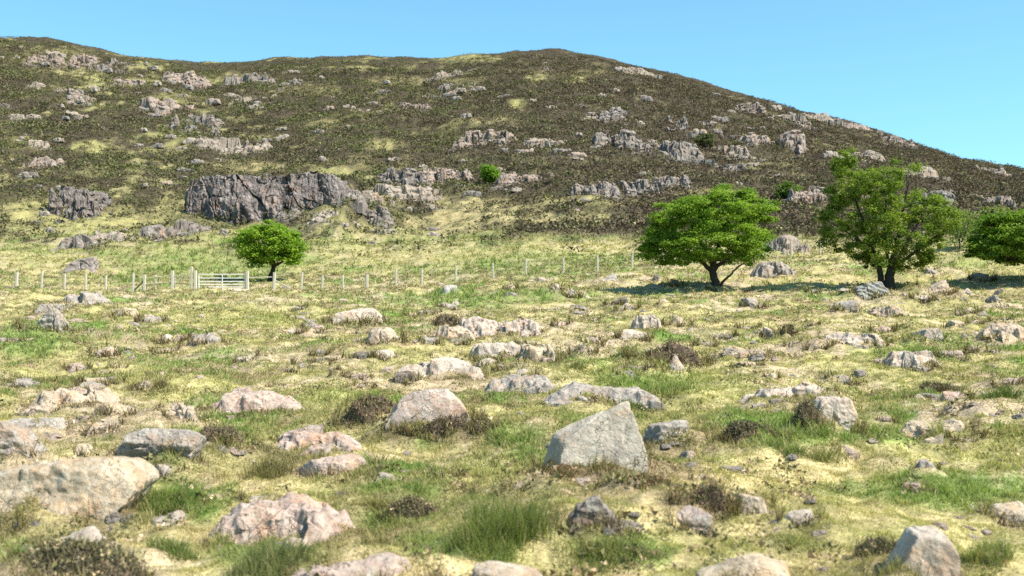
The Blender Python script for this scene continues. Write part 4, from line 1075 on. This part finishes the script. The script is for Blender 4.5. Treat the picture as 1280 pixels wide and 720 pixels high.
def tree(name, label, cat, base, outline, stems, nclump, leaf_n, leaf_s, clump_r, c1, c2, thick=.85, open_=0., trunk_r=.2, seed=1, Yd=None, flat=.5, twigs=1.0):
    r = np.random.default_rng(seed)
    X, Y, Z = hit(*base)
    if Yd: Y = Yd; X = (base[0]-CX)/F*Y; Z = float(terrain(X, Y))
    k = Y/F; zb = EYE+(HY-base[1])/F*Y
    loc = lambda p: ((p[0]-base[0])*k, (base[1]-p[1])*k+zb-Z)
    poly = [loc(p) for p in outline]; pa = np.array(poly)
    root = empty(name, (X, Y, Z), label, cat)
    mid_ = pa.mean(0); half = (pa.max(0)-pa.min(0))/2; pa = mid_+(pa-mid_)*np.maximum(1-clump_r*np.array([.35,.3])/half, .6); poly = [tuple(q) for q in pa]
    lo, hi = pa.min(0), pa.max(0); cx = (lo[0]+hi[0])/2
    # clump centres inside the crown volume, denser towards its surface
    pts = []
    while len(pts) < nclump:
        q = r.uniform(lo, hi, (400,2)); q = q[inside(q, poly)]
        for p in q:
            row = np.array([[xx, p[1]] for xx in np.linspace(lo[0], hi[0], 40)]); ins = inside(row, poly)
            if ins.sum() < 2: continue
            a, b = row[ins][0,0], row[ins][-1,0]; hw = max((b-a)/2, .05); t = (p[0]-(a+b)/2)/hw
            ymax = thick*(hi[0]-lo[0])/2*math.sqrt(max(1-t*t, 0))*min(1, .35+hw/((hi[0]-lo[0])/2)*.65)
            y = ymax*(1-r.random()**1.6)*(1 if r.random() < .5 else -1) if r.random() > .25 else r.uniform(-ymax, ymax)
            if open_ and perlin3(np.array([[p[0], y, p[1]]])/(1.1), seed)[0] < open_-.45: continue
            pts.append((p[0], y, p[1]))
            if len(pts) >= nclump: break
    C = np.array(pts)
    cen = C.mean(0); dv = C-cen; dl = np.linalg.norm(dv, axis=1, keepdims=True)
    C = C+dv/np.maximum(dl, .01)*np.where(r.random((len(C),1)) < .28, r.uniform(0, .75, (len(C),1)), 0)*clump_r*np.array([1.6,1.6,1.2])
    # limbs
    tb = MB()
    forks = []
    for st in stems:                      # each stem: list of (px, py, radius)
        P = [loc(q[:2]) for q in st]; rad = [q[2] for q in st]
        yy = np.cumsum(r.normal(0, .05, len(P)))
        pts3 = []; rr = []
        for i in range(len(P)-1):
            for t in np.linspace(0, 1, 4, endpoint=False):
                pts3.append((P[i][0]*(1-t)+P[i+1][0]*t+r.normal(0,.02), (yy[i]*(1-t)+yy[i+1]*t)+r.normal(0,.02), P[i][1]*(1-t)+P[i+1][1]*t)); rr.append(rad[i]*(1-t)+rad[i+1]*t)
        pts3.append((P[-1][0], yy[-1], P[-1][1])); rr.append(rad[-1])
        pts3[0] = (pts3[0][0], pts3[0][1], pts3[0][2]-.15); rr[0] *= 1.35; 
        tb.tube(pts3, rr, 8)
        nst = len(pts3)
        for i in range(nst//3, nst): forks.append((np.array(pts3[i]), rr[i], i/nst))
    FP = np.array([f[0] for f in forks]); FR = np.array([f[1] for f in forks])
    nodes = [(p, q) for p, q in zip(FP, FR)]
    order = np.argsort(np.linalg.norm(C-FP.mean(0), axis=1))
    NP = [p for p, _ in nodes]; NR = [q for _, q in nodes]
    for ci in order[:int(len(order)*twigs)]:
        c = C[ci]; A = np.array(NP)
        d = np.linalg.norm(A-c, axis=1)+np.maximum(A[:,2]-c[2], 0)*1.5
        i = int(np.argmin(d)); a = A[i]
        if d[i] < .12: continue
        rr = min(NR[i]*.62, .012+.028*np.linalg.norm(c-a)); m = (a+c)/2+np.array([r.normal(0,.12), r.normal(0,.12), r.uniform(-.02,.15)])*np.linalg.norm(c-a)
        ps = [a*(1-t)**2+2*m*t*(1-t)+c*t*t for t in (0,.33,.66,1)]
        tb.tube([tuple(p) for p in ps], [rr, rr*.8, rr*.62, rr*.4], 5)
        for p, q in zip(ps[1:], (.8,.62,.45)): NP.append(p); NR.append(rr*q)
    tb.build('trunk', M_BARK, root, smooth=True)
    # leaves
    n = len(C)*leaf_n
    cc = np.repeat(C, leaf_n, 0); sc = np.repeat(r.uniform(.45, 1.5, len(C)), leaf_n)*clump_r
    D = r.normal(size=(n,3)); D /= np.linalg.norm(D, axis=1, keepdims=True); q = r.random(n)**(1/2.2)*np.where(r.random(n) < .12, 1.5, 1)
    P = cc+D*(q*sc)[:,None]*np.array([1.15,1.15,flat])
    nm = D*np.array([.5,.5,.5])+r.normal(0,.45,(n,3))+np.array([0,0,.75]); nm /= np.linalg.norm(nm, axis=1, keepdims=True)
    t1 = np.cross(nm, r.normal(size=(n,3))); t1 /= np.linalg.norm(t1, axis=1, keepdims=True); t2 = np.cross(nm, t1)
    s = (leaf_s*r.uniform(.6, 1.4, n))[:,None]
    V = np.stack([P-t1*s, P-t2*s*.6+nm*s*.12, P+t1*s, P+t2*s*.6+nm*s*.12], 1).reshape(-1,3)
    i = np.arange(n)[:,None]*4
    Fa = np.concatenate([i+np.array([[0,1,2]]), i+np.array([[0,2,3]])])
    tone = np.repeat(r.random(len(C)), leaf_n)*.65+r.random(n)*.35
    col = (np.asarray(c1)*(1-tone[:,None])+np.asarray(c2)*tone[:,None])*1.2
    o = build('crown', V, Fa, M_LEAF, root, col=np.repeat(col, 4, 0), smooth=False)
    return root

tree('hawthorn_tree', 'dense round headed hawthorn with one dark trunk left of the open crowned tree', 'tree', (893,356),
     [(808,322),(800,303),(815,290),(820,264),(848,250),(872,243),(905,236),(930,239),(955,247),(968,264),(964,288),(971,310),(954,328),(920,329),(880,329),(850,332),(826,331)],
     [[(894,356,.21),(891,340,.17),(893,325,.14),(905,290,.07),(912,262,.03)],[(892,342,.13),(876,326,.09),(846,318,.06),(824,322,.02)],[(892,335,.11),(915,322,.08),(940,305,.05),(955,285,.02)],[(900,355,.07),(912,344,.05),(922,334,.045),(940,322,.02)],[(891,330,.1),(872,300,.06),(860,270,.03)]],
     380, 150, .062, .36, (.07,.135,.018), (.22,.31,.035), .9, .22, seed=11, flat=.42)
tree('hawthorn_tree', 'tall open crowned hawthorn with twin trunks and ragged top', 'tree', (1110,362),
     [(1024,300),(1022,272),(1038,255),(1034,228),(1046,190),(1060,188),(1072,208),(1096,214),(1110,202),(1122,212),(1142,206),(1154,214),(1158,236),(1178,250),(1196,272),(1198,294),(1188,310),(1168,328),(1145,336),(1122,336),(1100,334),(1082,332),(1058,316)],
     [[(1112,362,.27),(1112,345,.23),(1116,330,.19),(1122,300,.1),(1130,260,.06),(1138,222,.025)],[(1104,361,.17),(1102,340,.14),(1098,325,.1),(1088,300,.07),(1070,250,.045),(1056,205,.02)],[(1114,335,.1),(1140,318,.07),(1165,300,.045),(1184,285,.02)],[(1100,328,.08),(1075,300,.05),(1050,285,.03),(1032,275,.012)],[(1110,330,.09),(1106,290,.06),(1108,240,.03)],[(1118,330,.09),(1150,275,.05),(1160,250,.02)]],
     540, 88, .055, .26, (.06,.10,.02), (.20,.255,.035),   .8, .31, seed=12, flat=.7)
tree('hawthorn_tree', 'small spreading bright green tree behind the metal gate', 'tree', (340,349),
     [(298,302),(301,289),(315,282),(330,281),(350,280),(368,286),(379,299),(377,315),(366,328),(352,328),(338,328),(326,331),(310,326),(300,316)],
     [[(337,350,.2),(340,338,.15),(342,326,.11),(352,305,.05),(358,292,.02)],[(341,334,.1),(355,326,.07),(370,318,.03)],[(341,328,.1),(326,315,.06),(310,305,.03)],[(342,328,.09),(338,305,.05),(330,292,.02)]],
     230, 120, .085, .44, (.09,.17,.018), (.26,.36,.04), .9, .22, seed=13, flat=.42, Yd=86)
tree('hawthorn_tree', 'low dense hawthorn cut off by the right edge', 'tree', (1290,350),
     [(1208,314),(1222,288),(1235,272),(1262,266),(1300,264),(1340,275),(1365,300),(1360,322),(1320,328),(1275,330),(1240,324),(1215,322)],
     [[(1290,350,.2),(1290,335,.16),(1286,320,.12),(1290,290,.05)],[(1289,332,.1),(1262,322,.07),(1235,312,.03)],[(1290,330,.1),(1320,318,.07),(1340,300,.03)]],
     320, 140, .065, .38, (.065,.13,.018), (.21,.30,.035), .9, .2, seed=14, flat=.42)
tree('sapling', 'thin pale sapling between the open crowned tree and the right edge', 'tree', (1200,312),
     [(1182,300),(1186,280),(1200,268),(1222,270),(1226,286),(1216,298),(1200,302)],
     [[(1200,314,.05),(1200,300,.04),(1203,285,.02)],[(1200,300,.03),(1190,288,.015)],[(1201,300,.03),(1214,284,.015)]], 40, 45, .07, .4, (.13,.17,.05), (.20,.24,.08), .9, .2, seed=15, flat=.7)
def bush(box, label, c1, c2, n=60, seed=3):
    x0, y0, x1, y1 = box; w, h = x1-x0, y1-y0; cx = (x0+x1)/2
    ol = [(cx+w/2*math.cos(a)*(1 if math.sin(a) > -.2 else .8), y1-h*.5-h*.5*math.sin(a)) for a in np.linspace(0, 2*np.pi, 12, endpoint=False)]
    tree('shrub', label, 'shrub', (cx, y1+1), ol, [[(cx,y1+1,.08),(cx,y1-h*.3,.06),(cx+1,y1-h*.7,.03)],[(cx,y1,.05),(cx-w*.25,y1-h*.5,.02)],[(cx,y1,.05),(cx+w*.25,y1-h*.5,.02)]], n, 40, .16, .5, c1, c2, .9, 0, seed=seed, flat=.7)
bush((600,207,622,229), 'bright green shrub alone in the dark heather of the hill', (.11,.20,.02), (.19,.29,.04), 60, 21)
bush((974,230,998,252), 'dull green shrub in the heather between the two big trees', (.07,.11,.022), (.13,.18,.04), 60, 22)
bush((869,165,891,186), 'olive shrub growing among the right hand crags', (.07,.08,.035), (.10,.115,.045), 40, 23)
bush((1232,262,1250,276), 'pale scrubby shrub behind the tree at the right edge', (.12,.15,.05), (.18,.21,.07), 30, 24)

# ------------------------------------------------------------------ fence and gates
FY = 78.0
def fp(px, Y=FY):
    X = (px-CX)/F*Y; return X, Y, float(terrain(X, Y))
PXM = FY/F
def post(px, h, w, mat, parent, name='post', y=FY, off=(0,0,0), lean=0.):
    X, Y, Z = fp(px, y); b = MB(); b.bar((X-off[0], Y-off[1], Z-.35-off[2]), (X-off[0]+lean, Y-off[1], Z+h-off[2]), w)
    return b.build(name, mat, parent)

def wire_fence(pxs, label, thick, extra=None, ys=None):
    o0 = fp(pxs[0]); root = empty('wire_fence', o0, label, 'fence')
    r = np.random.default_rng(abs(int(pxs[0])))
    tops = []
    for i, p in enumerate(pxs):
        t = p in thick
        y = ys[i] if ys else FY
        post(p, (1.12 if t else 1.1)+r.normal(0,.07),   .18 if t else .125, M_PALEWOOD, root, 'post', y, o0, r.normal(0,.06))
        tops.append(fp(p, y))
    w = MB()
    for lv in (.12,.3,.5,.7,.88):
        for a, b in zip(tops[:-1], tops[1:]):
            w.tube([(a[0]-o0[0], a[1]-.06-o0[1], a[2]+lv-o0[2]), ((a[0]+b[0])/2-o0[0], (a[1]+b[1])/2-.06-o0[1], (a[2]+b[2])/2+lv-.02-o0[2]), (b[0]-o0[0], b[1]-.06-o0[1], b[2]+lv-o0[2])], [.0035]*3, 4)
    w.build('wire', M_WIRE, root)
    return root, o0
lf, lo = wire_fence([-60,-20,20,51,80,107,132,166,180], 'wire fence on wooden posts running left from the small wooden gate', {20,180})
b = MB(); a1 = fp(168); a2 = fp(180); b.bar((a1[0]-lo[0], a1[1]-lo[1], a1[2]-lo[2]+.15), (a2[0]-lo[0], a2[1]-lo[1], a2[2]-lo[2]+.7), .09); b.build('strut', M_DARKWOOD, lf)
rp = [342,376,402,429,459,495,527,569,617,657,705,747,790,829,869,918,954,990,1025,1067,1110,1155,1200,1250,1300]
ry = [FY+max(0, (p-560))*.008 for p in rp]
rf, ro = wire_fence(rp, 'long wire fence climbing right from the gate behind the two big trees', {342,459}, ys=ry)
b = MB(); a1 = fp(344); a2 = fp(363); b.bar((a1[0]-ro[0], a1[1]-ro[1], a1[2]-ro[2]+.6), (a2[0]-ro[0], a2[1]-ro[1], a2[2]-ro[2]+.05), .1); b.build('strut', M_WOOD, rf)
b = MB(); a1 = fp(311); a2 = fp(341); b.bar((a1[0]-ro[0], a1[1]-ro[1], a1[2]-ro[2]+.86), (a2[0]-ro[0], a2[1]-ro[1], a2[2]-ro[2]+.84), .1, .06); b.build('rail', M_PALEWOOD, rf)
# rail panel between the left fence and the wooden gate
pr = fp(182); rr_ = empty('rail_fence', pr, 'short post and rail section left of the small wooden gate', 'fence')
b = MB(); a2 = fp(214)
for lv in (.84,.45): b.bar((0,0,lv), (a2[0]-pr[0], 0, a2[2]-pr[2]+lv), .09, .05)
b.build('rail', M_WOOD, rr_)
post(194.5, .95, .09, M_PALEWOOD, rr_, 'post', FY, (pr[0], pr[1]-.02, pr[2]))
# wooden hand gate
g0 = fp(227.5); hg = empty('hand_gate', g0, 'small pale wooden gate with diagonal brace left of the metal gate', 'gate')
for p, h in ((215.5,1.2),(244.2,1.28)): post(p, h, .19, M_PALEWOOD, hg, 'gate_post', FY, g0)
lx = (218.5-227.5)*PXM; rx = (238.8-227.5)*PXM
for lv in (.18,.38,.6,.82):
    b = MB(); b.bar((lx,-.03,lv), (rx,-.03,lv), .075, .03); b.build('bar', M_PALEWOOD, hg)
b = MB(); b.bar((rx+.05,-.03,.05), (rx+.05,-.03,1.42), .13, .07); b.build('stile', M_PALEWOOD, hg)
b = MB(); b.bar((lx,-.03,.1), (lx,-.03,.9), .09, .05); b.build('stile', M_PALEWOOD, hg)
b = MB(); b.bar((lx+.05,-.075,.3), (rx+.02,-.075,1.36), .085, .035); b.build('brace', M_PALEWOOD, hg)
# metal field gate
m0 = fp(278); mg = empty('field_gate', m0, 'wide galvanised metal field gate of horizontal bars', 'gate')
lx = (248.5-278)*PXM; rx = (306.5-278)*PXM
for lv in (.16,.31,.48,.67,.88,1.12):
    b = MB(); b.tube([(lx,0,lv), (rx,0,lv)], [.026]*2, 8); b.build('bar', M_STEEL, mg)
for xx in (lx, rx):
    b = MB(); b.tube([(xx,0,.12), (xx,0,1.16)], [.034]*2, 8); b.build('end_upright', M_STEEL, mg)
b = MB(); b.bar((0,-.03,.14), (0,-.03,1.14), .05, .012); b.build('centre_upright', M_STEEL, mg)
post(309.3, 1.28, .19, M_PALEWOOD, mg, 'gate_post', FY, m0)
# worn earth in the gateway
def pad():
    a = np.linspace(0, 2*np.pi, 40, endpoint=False); r = np.random.default_rng(3); V = []; Fq = []
    rings = 8
    for q in np.linspace(0, 1, rings):
        for t in a:
            rad = q*(1+.18*math.sin(3*t+1)+.1*math.sin(5*t))
            x = m0[0]+1.6*rad*math.cos(t); y = FY-1.3+1.7*rad*math.sin(t); V.append((x, y, 0))
    V = np.array(V); V[:,2] = terrain(V[:,0], V[:,1])+.05*(1-np.repeat(np.linspace(0,1,rings),40))+.075
    n = 40
    for i in range(rings-1):
        for k in range(n): Fq += [(i*n+k, (i+1)*n+k, (i+1)*n+(k+1)%n), (i*n+k, (i+1)*n+(k+1)%n, i*n+(k+1)%n)]
    tag(build('path', V, Fq, M_PAD), kind='structure')
pad()

def make_fringe():
    r = np.random.default_rng(41); B, Hh, C, Wd = [], [], [], []
    for mx, my, w, dp, h in MOUNDS:
        if my > 62: continue
        n = int(np.clip(w*420*np.sqrt(10/my), 60, 900))
        a = np.where(r.random(n) < .75, r.uniform(np.pi, 2*np.pi, n), r.uniform(0, 2*np.pi, n)); q = 1.02+r.normal(0, .07, n)
        x = mx+.5*w*q*np.cos(a); y = my+.5*dp*q*np.sin(a)
        k = np.clip(.5+1.6*fbm(x/(.3*w)+mx, y/(.3*w), 55, 2), 0, 1); kp = r.random(n) < k; x, y, k = x[kp], y[kp], k[kp]; n = len(x)
        if n == 0: continue
        B.append(np.stack([x, y, ground_z(x, y)-.01], 1)); Hh.append(np.minimum(.05+.16*r.random(n), .55*h+.03)*(.5+.7*k)*(1+my/60)); Wd.append(.005*np.maximum(1, my/8)*r.uniform(.7,1.5,n))
        t = r.random(n)[:,None]; dark = r.random()
        c = np.where(t < .3+.4*dark, np.array([.15,.105,.065]), np.where(t < .75, OLIVE*.9, STRAW*.85))*r.uniform(.6,1.25,n)[:,None]; C.append(c)
    B = np.concatenate(B); V, Fa, Cc = blades(B, np.concatenate(Hh), np.concatenate(Wd), np.concatenate(C), 1.0, 77)
    tag(build('dead_grass', V, Fa, M_GRASS, col=Cc), kind='stuff')
make_ground(); make_grass(); make_heather(); make_fringe()

# ------------------------------------------------------------------ light, sky, camera
SUN = Vector((.80,-.32,1.12)).normalized()
el = math.asin(SUN.z); az = math.atan2(SUN.x, SUN.y)
w = bpy.data.worlds.new('World'); scene.world = w; w.use_nodes = True
nt = w.node_tree; bg = nt.nodes['Background']
sk = nt.nodes.new('ShaderNodeTexSky'); sk.sky_type = 'NISHITA'; sk.sun_disc = False; sk.sun_elevation = el; sk.sun_rotation = az
sk.air_density = 1.0; sk.dust_density = .6; sk.ozone_density = 1.0; sk.altitude = 200
nt.links.new(mix(nt, sk.outputs[0], (.72,1.14,1.19), 1., 'MULTIPLY'), bg.inputs[0]); bg.inputs[1].default_value = .092
ld = bpy.data.lights.new('sun', 'SUN'); ld.energy = 5.0; ld.angle = math.radians(.53); ld.color = (1,.93,.81)
lo_ = bpy.data.objects.new('sun', ld); COL.objects.link(lo_); lo_.rotation_euler = SUN.to_track_quat('Z', 'Y').to_euler(); lo_.location = (40,-20,60)

cam = bpy.data.cameras.new('camera'); co = bpy.data.objects.new('camera', cam); COL.objects.link(co); scene.camera = co
co.location = (0,0,EYE); co.rotation_euler = (math.radians(90),0,0)
cam.sensor_width = 36; cam.lens = 36*F/1280; cam.shift_y = (HY-360)/1280; cam.clip_start = .1; cam.clip_end = 3000
cam.dof.use_dof = True; cam.dof.focus_distance = 40; cam.dof.aperture_fstop = 3.2

vs = scene.view_settings; vs.view_transform = 'Standard'; vs.look = 'None'; vs.gamma = 1; vs.use_curve_mapping = False; vs.exposure = 1.06
scene.render.engine = 'CYCLES'; scene.cycles.use_denoising = False
scene.cycles.max_bounces = 6; scene.cycles.diffuse_bounces = 2; scene.cycles.transmission_bounces = 3
